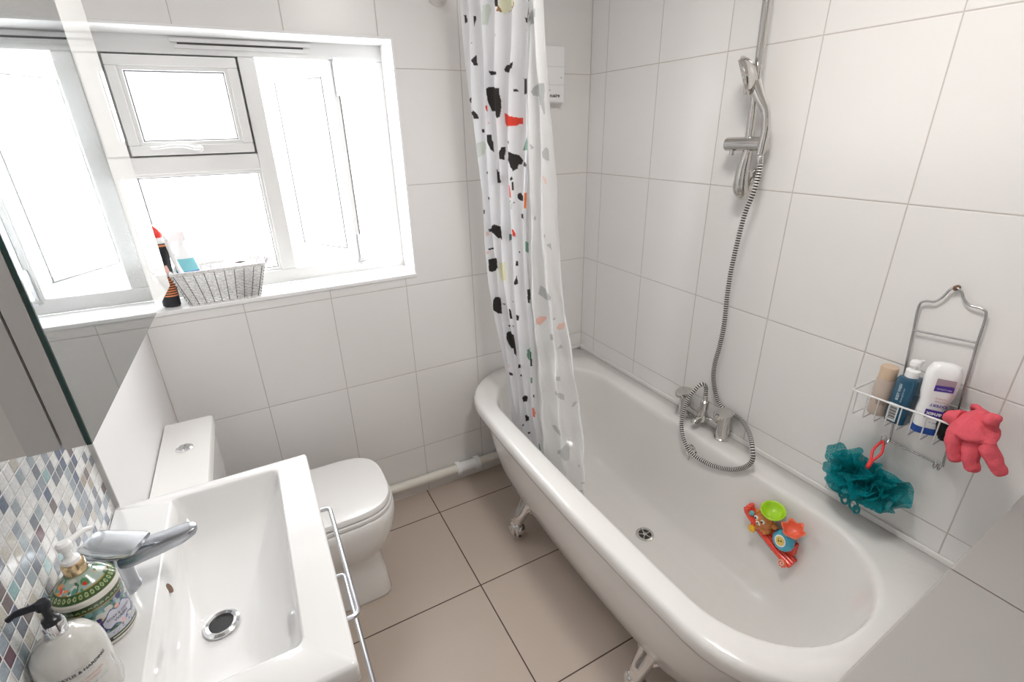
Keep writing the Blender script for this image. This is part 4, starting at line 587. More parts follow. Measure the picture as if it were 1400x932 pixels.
loft(bm, [dee(.03, .585, .128, .001, ex=7), dee(.03, .588, .130, .012, ex=7), dee(.03, .580, .122, .10, ex=6), dee(.03, .572, .118, .19, ex=5), dee(.03, .585, .130, .215, ex=3.6), dee(.03, .620, .158, .265), dee(.03, .642, .174, .32), dee(.03, .650, .181, .375), dee(.03, .648, .181, .405), dee(.03, .640, .174, .412)])
obj('pan', bm, 'toiletc', wc, auto=False)
bm = bmesh.new(); loft(bm, [dee(.155, .640, .176, .414), dee(.155, .645, .180, .418), dee(.155, .645, .180, .428), dee(.155, .642, .177, .431)]); obj('seat', bm, 'seatpl', wc)
bm = bmesh.new(); loft(bm, [dee(.150, .637, .173, .434), dee(.150, .641, .177, .437), dee(.150, .641, .177, .447), dee(.155, .636, .172, .455), dee(.165, .615, .155, .458)]); obj('lid', bm, 'seatpl', wc)
for s in (-1, 1):
    bm = bmesh.new(); lathe(bm, [(.012, 0), (.012, .046), (.009, .05)], (.165, YC + s * .08, .412), 16); obj('hinge', bm, 'chrome', wc)
# ---------------------------------------------------------------- vanity unit
va = thing('vanity_unit', 'white bathroom vanity unit with inset rectangular basin and bar handles', 'vanity unit')
VY0, VY1, VX0, VX1, VT = -1.380, -.768, -.006, .389, .900
bm = bmesh.new()
o_ = lambda i, z: rrect(VX0 + i * .2, VX1 - i, VY0 + i, VY1 - i, .006, z, 6, side=10)
def basin(i, z, r, dx=0, dn=0): return rrect(.098 + i + dx, .322 - i * .8, -1.308 + i + dn, -.800 - i, r, z, 6, side=10)
def bas2(il_, ir, ifar, inr, z, r): return rrect(.098 + il_, .322 - ir, -1.308 + inr, -.800 - ifar, r, z, 6, side=10)
L = [o_(.02, .858), o_(.004, .859), o_(0, .863), o_(0, .893), o_(.002, .898), o_(.006, .900)]
L += [basin(0, .900, .012), basin(.003, .8985, .014), basin(.006, .893, .016), basin(.012, .876, .022), bas2(.012, .030, .030, .020, .850, .028), bas2(.017, .055, .100, .034, .822, .030), bas2(.026, .080, .190, .055, .806, .030), bas2(.042, .095, .240, .085, .800, .026), bas2(.060, .110, .270, .12, .797, .02)]
loft(bm, L, False, True); bs = obj('basin_top', bm, 'ceramic', va, auto=False)
for p in bs.data.polygons:
    if p.area > .002 and abs(p.normal.z) > .999 and p.center.z > .89: p.use_smooth = False
bm = bmesh.new(); lathe(bm, [(.031, 0), (.031, .003), (.026, .006), (.021, .004), (.0205, -.002)], (.180, -1.105, .8000), 36, cap=False); wd = obj('basin_waste', bm, 'chrome', va)
bm = bmesh.new(); lathe(bm, [(.021, 0), (.0208, .0005)], (.180, -1.105, .8005), 28); obj('waste_hole', bm, 'dark', wd)
bm = bmesh.new(); lathe(bm, [(.0085, 0), (.0085, .0015)], (.1095, -1.045, .873), 20, axis=(1, 0, .35), ry=1.25); obj('overflow_hole', bm, plain('brass inside', (.22, .13, .08), .4, .6), va)
CZ0, CZ1 = .26, .858
bm = bmesh.new()
add_box(bm, .0, .350, VY0 + .012, VY0 + .030, CZ0, CZ1 - .001); add_box(bm, .0, .350, VY1 - .030, VY1 - .012, CZ0, CZ1 - .001)
add_box(bm, .0, .350, VY0 + .030, VY1 - .030, CZ0, CZ0 + .018); add_box(bm, 0, .012, VY0 + .030, VY1 - .030, CZ0 + .018, CZ1 - .001); add_box(bm, .33, .350, VY0 + .030, VY1 - .030, CZ1 - .08, CZ1 - .001)
obj('carcass', bm, 'lacquer', va, smooth=False, bevel=.001)
for z0, z1, hz in ((.565, .850, .775), (.262, .558, .545)):
    d = obj('drawer_front', box(.354, .374, VY0 + .010, VY1 - .010, z0, z1), 'lacquer', va, smooth=False, bevel=.0015)
    bm = bmesh.new(); hx = .413; ya, yb = -.850, -1.190; r = .012
    pts = [(.374, ya, hz), (hx - r, ya, hz)] + [(hx - r + r * math.sin(t), ya - r + r * math.cos(t), hz) for t in (.4, .8, 1.2, PI / 2)] + [(hx - r + r * math.cos(t), yb + r - r * math.sin(t), hz) for t in (0, .4, .8, 1.2, PI / 2)] + [(.374, yb, hz)]
    tube(bm, pts, .0052, 14); obj('handle', bm, 'satin', d)
# basin tap
bt = thing('basin_mixer_tap', 'chrome basin mixer tap with broad flat lever on the vanity top', 'tap')
FX, FY = .050, -1.036
bm = bmesh.new()
lathe(bm, [(.0245, 0), (.0245, .004), (.0225, .008), (.0225, .06), (.0225, .088), (.0205, .091)], (FX, FY, VT + .0005), 32)
sp = []
for x, z, hw, hh in ((FX, .968, .020, .016), (FX + .03, .968, .0205, .016), (FX + .07, .972, .0205, .014), (FX + .105, .977, .0200, .0115), (FX + .118, .980, .0175, .0095), (FX + .127, .981, .0115, .008), (FX + .130, .982, .004, .005)):
    sp.append([Vector((x, FY + hw * math.copysign(abs(math.cos(t)) ** .5, math.cos(t)), z + hh * math.copysign(abs(math.sin(t)) ** .6, math.sin(t)))) for t in [2 * PI * i / 20 for i in range(20)]])
loft(bm, sp)
obj('tap_body', bm, plain('limescaled chrome', (.50, .52, .55), .24, .9, var=.25, vscale=40), bt)
bm = bmesh.new()
lv = []
for x, z, hw, hh in ((FX - .028, 1.010, .022, .006), (FX - .022, 1.004, .027, .013), (FX, 1.001, .030, .012), (FX + .025, 1.001, .031, .0085), (FX + .050, 1.003, .029, .0055), (FX + .060, 1.004, .024, .004)):
    lv.append([Vector((x, FY + hw * math.copysign(abs(math.cos(t)) ** .45, math.cos(t)), z + hh * math.copysign(abs(math.sin(t)) ** .6, math.sin(t)))) for t in [2 * PI * i / 24 for i in range(24)]])
loft(bm, lv)
bmesh.ops.rotate(bm, cent=(FX, FY, 1.0), matrix=Matrix.Rotation(math.radians(-27), 3, 'Z'), verts=bm.verts)
obj('tap_lever', bm, plain('dull chrome', (.74, .77, .80), .2, .95, var=.15, vscale=30), bt)
# ---------------------------------------------------------------- mirror cabinet
mc = thing('mirror_cabinet', 'wall-mounted mirrored cabinet hanging above the vanity', 'mirror cabinet')
CB0, CB1 = 1.375, 2.10
bm = bmesh.new(); add_box(bm, -.007, .180, -1.388, -.815, CB0 + .001, CB1); obj('cabinet_box', bm, 'cab', mc, smooth=False, bevel=.002)
Md = Matrix.Translation((.2035, -1.392, 0)) @ Matrix.Rotation(math.radians(-1.45), 4, 'Z')   # door stands slightly ajar
dl = .600; sw = .172
df = obj('door_frame', box(-.021, -.0045, 0, dl, CB0, CB1), 'alu', mc, smooth=False, bevel=.0008); df.matrix_world = Md
bm = bmesh.new(); add_box(bm, -.004, -.0003, 0.0, dl, CB0, CB1)
g_ = obj('glass_slab', bm, 'glassedge', df, smooth=False)
bm = bmesh.new(); v = [bm.verts.new(p) for p in ((0, .0015, CB0 + .001), (0, dl - sw, CB0 + .001), (0, dl - sw, CB1), (0, .0015, CB1))]; bm.faces.new(v)
bmesh.ops.solidify(bm, geom=bm.faces[:], thickness=.0002)
obj('mirror_face', bm, 'mirror', df, smooth=False)
bm = bmesh.new(); add_box(bm, -.0002, .0002, dl - sw, dl, CB0 + .001, CB1); obj('mirror_edge_strip', bm, 'strip', df, smooth=False)
bm = bmesh.new(); add_box(bm, .155, .1802, -1.3895, -1.388, CB0 + .001, CB1); obj('side_profile', bm, 'alu', mc, smooth=False)
# ---------------------------------------------------------------- soap bottles on the vanity
def cyl_fn(c, r, a0=0):
    return lambda u, v: Vector((c[0] + (r + .0004) * math.cos(a0 + u / r), c[1] + (r + .0004) * math.sin(a0 + u / r), c[2] + v))
# ornate ceramic-look bottle
c1 = (.0355, -1.120, .9005)
s1 = thing('hand_soap_bottle', 'ornate green and blue patterned round soap pump bottle with gold collar', 'soap bottle')
prof = [(.035, 0), (.041, .002), (.043, .006), (.043, .102), (.0415, .106), (.030, .119), (.018, .129), (.0165, .132)]
fine = []
for (r0, h0), (r1, h1) in zip(prof, prof[1:]):
    n = max(1, int(math.hypot(r1 - r0, h1 - h0) / .0009))
    for i in range(n): fine.append((r0 + (r1 - r0) * i / n, h0 + (h1 - h0) * i / n))
fine.append(prof[-1]); NA = 260
bm = bmesh.new(); lathe(bm, fine, c1, NA)
o = obj('bottle_body', bm, attr_mat('painted glaze', .15, .6), s1, auto=False)
rnd = np.random.RandomState(4)
vc = np.array([v.co[:] for v in o.data.vertices]); an = np.arctan2(vc[:, 1] - c1[1], vc[:, 0] - c1[0]); h = vc[:, 2] - c1[2]; rad = np.hypot(vc[:, 0] - c1[0], vc[:, 1] - c1[1])
C = np.ones((len(vc), 4)); C[:, :3] = (.72, .71, .66)
arc = an * .043
def paint(mask, c): C[mask, :3] = c
def blobs(mask, n, palette, smin, smax, hlo, hhi, usearc=True):
    for k in range(n):
        a = rnd.uniform(-PI, PI); hh = rnd.uniform(hlo, hhi); s_ = rnd.uniform(smin, smax); e = rnd.uniform(.5, 1.8)
        da = (an - a + PI) % (2 * PI) - PI
        t = rnd.uniform(0, PI); X_ = da * rad; Y_ = (h - hh) if usearc else (.043 - rad) - hh
        X2 = X_ * math.cos(t) + Y_ * math.sin(t); Y2 = -X_ * math.sin(t) + Y_ * math.cos(t)
        paint(mask & ((X2 / s_) ** 2 + (Y2 / (s_ * e * .6)) ** 2 < 1), palette[rnd.randint(len(palette))])
top = h > .1075
side = (h > .005) & (h < .094)
paint(side, (.20, .33, .31))
blobs(side, 260, [(.45, .58, .58), (.60, .66, .64), (.10, .22, .20), (.08, .09, .22), (.62, .62, .58), (.25, .45, .42), (.08, .16, .10), (.35, .42, .60)], .0025, .007, .010, .080)
blobs(side, 26, [(.70, .15, .10), (.75, .40, .30), (.72, .55, .30)], .0015, .0032, .05, .078)
# cartouche facing the room
fa = -.62
da = (an - fa + PI) % (2 * PI) - PI; ua = da * .043; vh = h - .047
for k_, c_ in ((1.0, (.05, .06, .20)), (.88, (.62, .62, .70))):
    paint(side & ((np.abs(ua) / (.0285 * k_)) ** 2.4 + (np.abs(vh + .003 * np.cos(ua * 300)) / (.0165 * k_)) ** 2.2 < 1), c_)
for uu, vv in ((0, .0165), (0, -.0165)): paint((np.hypot(ua - uu, vh - vv) < .0038), (.78, .50, .42))
for uu in (-.027, .027): 
    for vv in (-.012, .012): paint((np.hypot(ua - uu, vh - vv) < .004), (.05, .06, .20))
paint((h > .012) & (h < .028), (.60, .61, .66)); 
blobs((h > .017) & (h < .028), 120, [(.08, .10, .25), (.3, .35, .5)], .0008, .0016, .018, .027)
paint((h > .0095) & (h < .0170), (.03, .07, .03)); paint((h > .0115) & (h < .0150) & (np.abs(ua) < .022), (.62, .60, .52)); paint(h < .0095, (.74, .72, .68))
gb = ((h > .082) & (h < .095)); paint(gb, (.07, .12, .035))
u_ = (an * .043 / .0075) % 1 - .5
paint(gb & (u_ ** 2 * .0075 ** 2 + (h - .087) ** 2 < .0027 ** 2) & (h > .0865), (.45, .50, .30)); paint(gb & (u_ ** 2 * .0075 ** 2 + (h - .087) ** 2 < .0014 ** 2), (.10, .15, .05))
paint((h > .0815) & (h < .083), (.45, .33, .10)); paint((h >= .095) & (h < .1050), (.76, .74, .68))
gt = (h >= .1050) & (rad > .0325); paint(gt, (.08, .15, .04))
u2 = (an * .038 / .0072) % 1 - .5
paint(gt & (u2 ** 2 * .0072 ** 2 + (rad - .037) ** 2 < .0024 ** 2), (.48, .55, .32)); paint(gt & (u2 ** 2 * .0072 ** 2 + (rad - .037) ** 2 < .0012 ** 2), (.10, .18, .06))
gi = (h > .1095) & (rad <= .0325); paint(gi, (.42, .50, .45)); paint(gi & (rad > .0313), (.45, .33, .10))
blobs(gi, 60, [(.12, .30, .16), (.15, .38, .34), (.66, .64, .58), (.10, .22, .12)], .002, .005, .010, .025, False)
blobs(gi, 22, [(.72, .06, .04), (.80, .25, .05), (.78, .35, .10)], .002, .0042, .012, .023, False)
C[:, :3] = np.clip(C[:, :3], 0, 1) ** 1.35
set_print(o.data, C)
text_on('lettering', 'SOAP & HAND', .0062, cyl_fn((c1[0], c1[1], c1[2] + .0495), .0432, fa), 'black', s1)
text_on('lettering', 'WASH', .0080, cyl_fn((c1[0], c1[1], c1[2] + .0425), .0432, fa), 'black', s1)
def pump(parent, c, z, collar, head, nozzle_dir, s=1, nr=.0038):
    bm = bmesh.new(); lathe(bm, [(.0165 * s, 0), (.0172 * s, .002), (.0172 * s, .020), (.0155 * s, .022)], (c[0], c[1], z), 32); obj('collar', bm, collar, parent)
    bm = bmesh.new()
    lathe(bm, [(.0135 * s, .022), (.013 * s, .028), (.008 * s, .031), (.0065 * s, .034), (.0065 * s, .046), (.011 * s, .048), (.0115 * s, .056), (.008 * s, .060)], (c[0], c[1], z), 28)
    d = Vector(nozzle_dir).normalized(); p = Vector((c[0], c[1], z + .054))
    tube(bm, smooth_path([p - d * .006, p + d * .015 * s, p + d * .035 * s, p + d * .048 * s + Vector((0, 0, -.005))], 4), [nr * 1.5] * 4 + [nr * 1.2] * 5 + [nr] * 4, 12)
    obj('pump_head', bm, head, parent)
pump(s1, c1, c1[2] + .131, plain('gold collar', (.72, .55, .34), .22, 1), 'white_pl', (.62, .78, 0), .85)
# clear bottle with black pump
c2 = (.0365, -1.232, .9005)
s2 = thing('hand_wash_bottle', 'clear rounded hand wash bottle with black pump at the vanity edge', 'soap bottle')
m_ = plain('milky clear plastic', (.78, .77, .73), .12, trans=.25, coat=.6, var=.15, vscale=30)
bm = bmesh.new(); lathe(bm, [(.034, 0), (.0395, .003), (.041, .010), (.041, .085), (.0385, .102), (.031, .116), (.019, .125), (.0155, .129)], c2, 48); obj('bottle_body', bm, m_, s2, auto=False)
f2 = lambda dz, a0=-1.02: cyl_fn((c2[0], c2[1], c2[2] + dz), .0412, a0)
ink = plain('grey ink', (.05, .05, .055), .5); ink2 = plain('coral ink', (.62, .30, .22), .5); ink3 = plain('pale ink', (.35, .35, .36), .5)
text_on('lettering', 'BAYLIS & HARDING', .0066, f2(.082), ink, s2, bold=True)
text_on('lettering', 'E N G L A N D', .0030, f2(.0755), ink3, s2); text_on('lettering', 'E N G L I S H', .0030, f2(.0885), ink3, s2)
text_on('lettering', 'SWEET MANDARIN', .0044, f2(.0665), ink2, s2); text_on('lettering', '& GRAPEFRUIT', .0044, f2(.0605), ink2, s2)
text_on('lettering', 'LUXURY HAND WASH', .0042, f2(.051), ink3, s2); text_on('lettering', '500 ml  16.9 fl.oz', .0032, f2(.040), ink3, s2)
pump(s2, c2, c2[2] + .128, 'chrome', 'black', (-.86, -.05, .0), .74, .0040)

# ---------------------------------------------------------------- window sill items
wb = thing('wicker_basket', 'grey woven basket holding a toilet roll on the window sill', 'basket')
m, nt, b = nmat('grey weave'); tc = N(nt, 'ShaderNodeTexCoord'); nz = N(nt, 'ShaderNodeTexNoise'); nz.inputs['Scale'].default_value = 150; nt.links.new(tc.outputs['Object'], nz.inputs['Vector'])
mr_ = N(nt, 'ShaderNodeMapRange'); mr_.inputs[1].default_value = .38; mr_.inputs[2].default_value = .68; nt.links.new(nz.outputs['Fac'], mr_.inputs[0])
nt.links.new(mix(nt, mr_.outputs[0], (.80, .79, .78), (.58, .57, .56)), b.inputs['Base Color']); b.inputs['Roughness'].default_value = .55
M['weave'] = m
BZ0, BZ1 = 1.1065, 1.218
def bl(t, off=0):
    x0 = .147 + (.117 - .147) * t - off; x1 = .366 + (.401 - .366) * t + off; y0 = .008 + (-.004 - .008) * t - off; y1 = .110 + (.130 - .110) * t + off
    return x0, x1, y0, y1
def ring_pts(t, n=140, off=0, r=.012):
    x0, x1, y0, y1 = bl(t, off); P4 = rrect(x0, x1, y0, y1, r, BZ0 + (BZ1 - BZ0) * t, 5, side=34)
    return P4
bm = bmesh.new(); NR = 22
base = ring_pts(0); npt = len(base)
stakes = list(range(1, npt, 4))
for k in range(NR):
    t = k / (NR - 1); pts = ring_pts(t)
    cen = Vector((.256, .06, 0)); out = []
    for i, p in enumerate(pts):
        d = Vector((p.x - cen.x, p.y - cen.y, 0)); q = pts[(i + 1) % npt] - pts[i - 1]; nn = Vector((q.y, -q.x, 0)).normalized()
        out.append(p + nn * .0030 * math.cos(PI * i / 2 + PI * k))
    tube(bm, out, .0023, 6, closed=True)
obj('woven_side', bm, 'weave', wb, auto=False)
bm = bmesh.new()
for i in stakes:
    tube(bm, [ring_pts(0, off=.0012)[i], ring_pts(1, off=.0012)[i]], .0016, 6)
obj('basket_stake', bm, plain('shaded cane', (.16, .155, .15), .6), wb, auto=False)  # stakes coloured dark to give the shade of the weave gaps
bm = bmesh.new()
tube(bm, ring_pts(1.02), .0042, 8, closed=True); tube(bm, ring_pts(1.06), .0036, 8, closed=True); tube(bm, ring_pts(0, off=.001), .0034, 8, closed=True)
obj('basket_rim', bm, 'weave', wb, auto=False)
x0, x1, y0, y1 = bl(0); obj('basket_base', box(x0, x1, y0, y1, BZ0, BZ0 + .004), 'weave', wb, smooth=False)
for s, xx in ((-1, .108), (1, .403)):
    bm = bmesh.new()
    for dz in (0, .005, .010):
        tube(bm, smooth_path([(xx, .03, BZ1 - .004 + dz * .2), (xx + s * .012, .035, BZ1 + .008 + dz), (xx + s * .020, .062, BZ1 + .006 + dz * .6), (xx + s * .012, .09, BZ1 + .008 + dz), (xx, .096, BZ1 - .004 + dz * .2)], 5), .0032, 8)
    obj('handle', bm, plain('pale weave', (.72, .71, .70), .5), wb, auto=False)
tr_ = thing('toilet_roll', 'white toilet roll standing in the grey basket', 'toilet roll')
bm = bmesh.new(); c = (.326, .064, BZ0 + .014)
lathe(bm, [(.019, .0), (.044, 0), (.046, .003), (.046, .103), (.044, .106), (.021, .106), (.0195, .103)], c, 44, cap=False); o = obj('paper', bm, plain('tissue', (.85, .85, .85), .9, bump=.2), tr_)
bm = bmesh.new(); lathe(bm, [(.0205, .002), (.0205, .1045)], c, 32, cap=False); lathe(bm, [(.020, .05), (.019, .0505)], c, 32); obj('cardboard_core', bm, plain('cardboard', (.20, .15, .13), .9), tr_)
# black toilet cleaner bottle
tcb = thing('toilet_cleaner_bottle', 'black toilet cleaner bottle with red cap and orange stripes on the sill', 'bottle')
cx, cy = .091, .048
bm = bmesh.new()
lp = []
for z, rx, ry, ox in ((0, .024, .016, 0), (.003, .0265, .019, 0), (.03, .0265, .019, 0), (.10, .0245, .019, 0), (.15, .025, .019, 0), (.19, .0265, .019, 0), (.215, .0235, .018, .001), (.226, .013, .013, .002)):
    lp.append([Vector((cx + ox + rx * math.cos(2 * PI * i / 28), cy + ry * math.sin(2 * PI * i / 28), 1.1055 + z)) for i in range(28)])
loft(bm, lp); obj('bottle_body', bm, 'black', tcb)
bm = bmesh.new()
def lab(z0, z1, w0, w1, mi, off=.0006, a0=-PI / 2 + .35):
    loops = []
    for z, w in ((z0, w0), (z1, w1)):
        t = z - 1.1055; rx = np.interp(t, [.003, .03, .10, .15, .19, .215], [.0265, .0265, .0245, .025, .0265, .0235]) + off; ry = np.interp(t, [.003, .03, .10, .15, .19], [.019, .019, .019, .019, .019]) + off
        loops.append([Vector((cx + rx * math.cos(a0 + w * (i / 10 - .5)), cy + ry * math.sin(a0 + w * (i / 10 - .5)), z)) for i in range(11)])
    loft(bm, loops, closed=False, mi=mi)
for k in range(9): lab(1.142 + k * .0085, 1.147 + k * .0085, 1.7 - k * .07, 1.65 - k * .07, 0)
lab(1.222, 1.250, 1.0, .4, 1); lab(1.312, 1.318, 2.0, 1.4, 0)
tcb.rotation_euler = (0, math.radians(3.0), 0); tcb.location = (-1.1055 * math.sin(math.radians(3.0)) + .091 * (1 - math.cos(math.radians(3.0))), 0, 1.1055 * (1 - math.cos(math.radians(3.0))) + .091 * math.sin(math.radians(3.0)) + .0022)
obj('label', bm, [plain('orange print', (.85, .30, .12), .4), plain('pink print', (.80, .50, .42), .4)], tcb)
bm = bmesh.new(); lathe(bm, [(.0215, 0), (.0225, .002), (.0205, .016), (.016, .020)], (cx + .001, cy, 1.3215), 28, ry=.85); obj('neck', bm, 'white_pl', tcb)
bm = bmesh.new(); n = 26
loft(bm, [[Vector((cx + .001 + dx + (r * (1 + .06 * (i % 2))) * math.cos(2 * PI * i / n), cy + (r * (1 + .06 * (i % 2))) * .9 * math.sin(2 * PI * i / n), 1.3415 + z)) for i in range(n)] for z, r, dx in ((0, .0175, 0), (.012, .0175, 0), (.026, .013, -.003), (.036, .007, -.007), (.040, .003, -.010))]); obj('cap', bm, plain('red cap', (.85, .05, .035), .3), tcb)
# spray bottle
sb = thing('spray_bottle', 'white spray bottle with teal and blue label behind the grey basket', 'spray bottle')
cx2, cy2 = .158, .122
bm = bmesh.new()
loft(bm, [[Vector((cx2 + rx * math.cos(2 * PI * i / 28), cy2 + ry * math.sin(2 * PI * i / 28), 1.1055 + z)) for i in range(28)] for z, rx, ry in ((0, .036, .020), (.004, .038, .022), (.10, .036, .021), (.15, .030, .018), (.18, .018, .014), (.195, .013, .012))])
obj('bottle_body', bm, 'white_pl', sb)
bm = bmesh.new(); cx, cy = cx2, cy2
def lab2(z0, z1, w0, w1, mi):
    loops = []
    for z, w in ((z0, w0), (z1, w1)):
        t = z - 1.1055; rx = np.interp(t, [.004, .1, .15, .18], [.038, .036, .030, .018]) + .0006; ry = np.interp(t, [.004, .1, .15, .18], [.022, .021, .018, .014]) + .0006
        loops.append([Vector((cx2 + rx * math.cos(-PI / 2 + w * (i / 10 - .5)), cy2 + ry * math.sin(-PI / 2 + w * (i / 10 - .5)), z)) for i in range(11)])
    loft(bm, loops, closed=False, mi=mi)
lab2(1.208, 1.252, 2.6, 2.2, 0); lab2(1.202, 1.208, 2.6, 2.6, 1); lab2(1.130, 1.202, 2.6, 2.6, 2)
obj('label', bm, [plain('teal label', (.20, .52, .58), .4), plain('blue band', (.06, .16, .50), .4), plain('pale label', (.70, .74, .78), .4)], sb)
text_on('lettering', 'C', .012, lambda u, v: Vector((cx2 + .0 + u, cy2 - .0225, 1.185 + v)), 'seal', sb)
bm = bmesh.new(); add_box(bm, cx2 - .034, cx2 + .020, cy2 - .011, cy2 + .011, 1.312, 1.345); lathe(bm, [(.015, -.010), (.015, .012)], (cx2, cy2, 1.310), 20)
tube(bm, smooth_path([(cx2 - .026, cy2, 1.318), (cx2 - .034, cy2 - .002, 1.295), (cx2 - .028, cy2 - .002, 1.265)], 4), .005, 8)
obj('trigger_head', bm, 'white_pl', sb, bevel=.003)
# white toilet brush handle style strap in front of the bottle: scouring brush
sc = thing('cleaning_brush', 'white plastic brush standing between the black bottle and the basket', 'brush')
bm = bmesh.new(); tube(bm, smooth_path([(.134, .020, 1.335), (.130, .028, 1.345), (.131, .040, 1.30), (.139, .050, 1.24), (.150, .060, 1.19)], 6), [.0045] * 6 + [.006] * 8 + [.008] * 11, 12, flat=.7); obj('handle', bm, 'white_pl', sc)
bm = bmesh.new(); lathe(bm, [(.006, 0), (.018, .008), (.020, .03), (.019, .06), (.008, .078)], (.152, .062, 1.1115), 20); obj('brush_head', bm, 'white_pl', sc)
# ---------------------------------------------------------------- shower caddy and what it carries
ca = thing('shower_caddy', 'chrome wire shower caddy hanging on the right tiled wall', 'shower caddy')
CX = W - .012; wr = .0027
bm = bmesh.new()
fr_l = [(CX, -1.430, .843), (CX, -1.403, 1.156), (CX, -1.398, 1.220), (CX, -1.407, 1.236), (CX, -1.425, 1.240), (CX, -1.438, 1.256), (CX, -1.446, 1.275), (CX, -1.4555, 1.283)]
fr_r = [(CX, -1.4555, 1.283), (CX, -1.468, 1.277), (CX, -1.477, 1.262), (CX, -1.492, 1.250), (CX, -1.515, 1.248), (CX, -1.525, 1.234), (CX, -1.528, 1.167), (CX, -1.552, .839)]
pts = [Vector(fr_l[0])] + smooth_path(fr_l[1:] + fr_r[1:-1], 5) + [Vector(fr_r[-1])]
tube(bm, pts, wr, 10)
tube(bm, [(CX, -1.4035, 1.158), (CX, -1.5275, 1.170)], wr * .9, 10)
tube(bm, [(CX, -1.430, .843), (CX, -1.552, .839)], wr * .9, 10)
for y, z in ((-1.424, .843), (-1.546, .839)):
    tube(bm, smooth_path([(CX, y + .004, z + .002), (CX - .012, y + .005, z - .008), (CX - .022, y + .005, z + .002), (CX - .022, y + .005, z + .018), (CX - .021, y - .004, z + .018), (CX - .021, y - .004, z + .002), (CX - .012, y - .004, z - .008), (CX, y - .004, z + .002)], 4), .0017, 8)
obj('frame', bm, 'wire', ca)
bm = bmesh.new(); lathe(bm, [(.006, 0), (.006, .012), (.003, .015)], (W - .0005, -1.4555, 1.2815), 12, axis=(-1, 0, 0)); obj('screw', bm, 'rust', ca)
bm = bmesh.new()
by0, by1, bx0, bx1, zt, zb = -1.585, -1.352, W - .112, W - .010, 1.004, .938
def skew(p):   # basket sits a touch higher at its right side
    return Vector((p[0], p[1], p[2] + (-(p[1]) - 1.352) * .055 - .012))
rp = [skew(p) for p in ((bx1, by1, zt), (bx0 + .006, by1, zt), (bx0, by1 - .006, zt), (bx0, by0 + .006, zt), (bx0 + .006, by0, zt), (bx1, by0, zt))]
tube(bm, rp + [rp[0]], wr, 10)
nb = 9
for k in range(nb):
    y = by1 - .014 - (by1 - by0 - .028) * k / (nb - 1)
    tube(bm, [skew((bx0 - .0015, y, zt)), skew((bx0 - .0005, y - .001, zb + .004)), skew((bx0 + .004, y - .001, zb)), skew((bx1, y, zb)), skew((bx1, y, zt))], .0016, 8)
tube(bm, [skew((bx1, by1, zb)), skew((bx1, by0, zb))], .0018, 8); tube(bm, [skew((bx0 + .05, by1 - .01, zb - .002)), skew((bx0 + .05, by0 + .01, zb - .002))], .0016, 8)
obj('basket', bm, 'wire_white', ca)
# bottles in the caddy
def zb_at(y): return zb + (-y - 1.352) * .055 - .012 + .0022
BXc = W - .060
be = thing('beige_bottle', 'slim beige cylindrical bottle at the left of the caddy', 'bottle')
yb_ = -1.398; z0 = zb_at(yb_ + .02) + .0005
bm = bmesh.new(); lathe(bm, [(.019, 0), (.021, .002), (.021, .098), (.0195, .102), (.0185, .104)], (BXc, yb_, z0), 32); obj('bottle_body', bm, plain('beige plastic', (.50, .41, .35), .35), be)
bm = bmesh.new(); lathe(bm, [(.0195, 0), (.0195, .030), (.018, .033)], (BXc, yb_, z0 + .104), 32); obj('cap', bm, plain('peach cap', (.58, .43, .31), .35), be)
fb = cyl_fn((BXc, yb_, z0 + .034), .0211, PI + .5)
bm = bmesh.new()
for k in range(11):
    u0 = -.011 + k * .002; w_ = .0006 + .0007 * ((k * 7) % 3) / 2
    v = [bm.verts.new(fb(a, b_)) for a, b_ in ((u0, 0), (u0 + w_, 0), (u0 + w_, .012), (u0, .012))]; bm.faces.new(v)
obj('label', bm, plain('brown ink', (.25, .18, .15), .5), be, smooth=False)
bl_ = thing('blue_pump_bottle', 'teal blue rectangular bottle with white pump in the middle of the caddy', 'bottle')
yb2 = -1.447; z0 = zb_at(yb2 + .03) + .0005
bm = bmesh.new()
rb = lambda hx, hy, r, z: rrect(BXc - hx, BXc + hx, yb2 - hy, yb2 + hy, r, z0 + z, 6, side=4)
loft(bm, [rb(.021, .019, .006, 0), rb(.0235, .022, .008, .003), rb(.0235, .022, .008, .120), rb(.020, .019, .008, .126), rb(.012, .012, .0118, .129)])
obj('bottle_body', bm, plain('deep teal plastic', (.0, .060, .12), .2, coat=.5), bl_)
bm = bmesh.new(); lathe(bm, [(.015, .127), (.015, .145), (.012, .148), (.007, .149), (.0065, .156), (.011, .158), (.012, .163), (.010, .170), (.004, .173)], (BXc, yb2, z0), 28)
tube(bm, [(BXc + .005, yb2, z0 + .165), (BXc + .030, yb2 - .004, z0 + .163)], .004, 10); obj('pump_head', bm, 'white_pl', bl_)
fx = BXc - .0238
yl_ = lambda u: yb2 + .006 - u
text_on('lettering', 'BODY WASH', .0085, lambda u, v: Vector((fx, yl_(-v) , z0 + .088 + u * .9)), plain('pale blue ink', (.45, .58, .62), .5), bl_, bold=True)
text_on('lettering', 'shower gel for men', .0055, lambda u, v: Vector((fx, yl_(-v + .009), z0 + .082 + u * .9)), plain('pale blue ink', (.45, .58, .62), .5), bl_)
bm = bmesh.new(); add_box(bm, fx - .0003, fx, yb2 - .005, yb2 + .017, z0 + .006, z0 + .055, 0)
for k in range(9): add_box(bm, fx - .0006, fx - .0003, yb2 - .002, yb2 + .014, z0 + .012 + k * .004, z0 + .012 + k * .004 + .0018 + .001 * (k % 2), 1)
obj('label', bm, [plain('barcode white', (.75, .78, .78), .5), 'black'], bl_, smooth=False)
wh = thing('white_lotion_bottle', 'large white upside-down bottle with purple label and blue cap in the caddy', 'bottle')
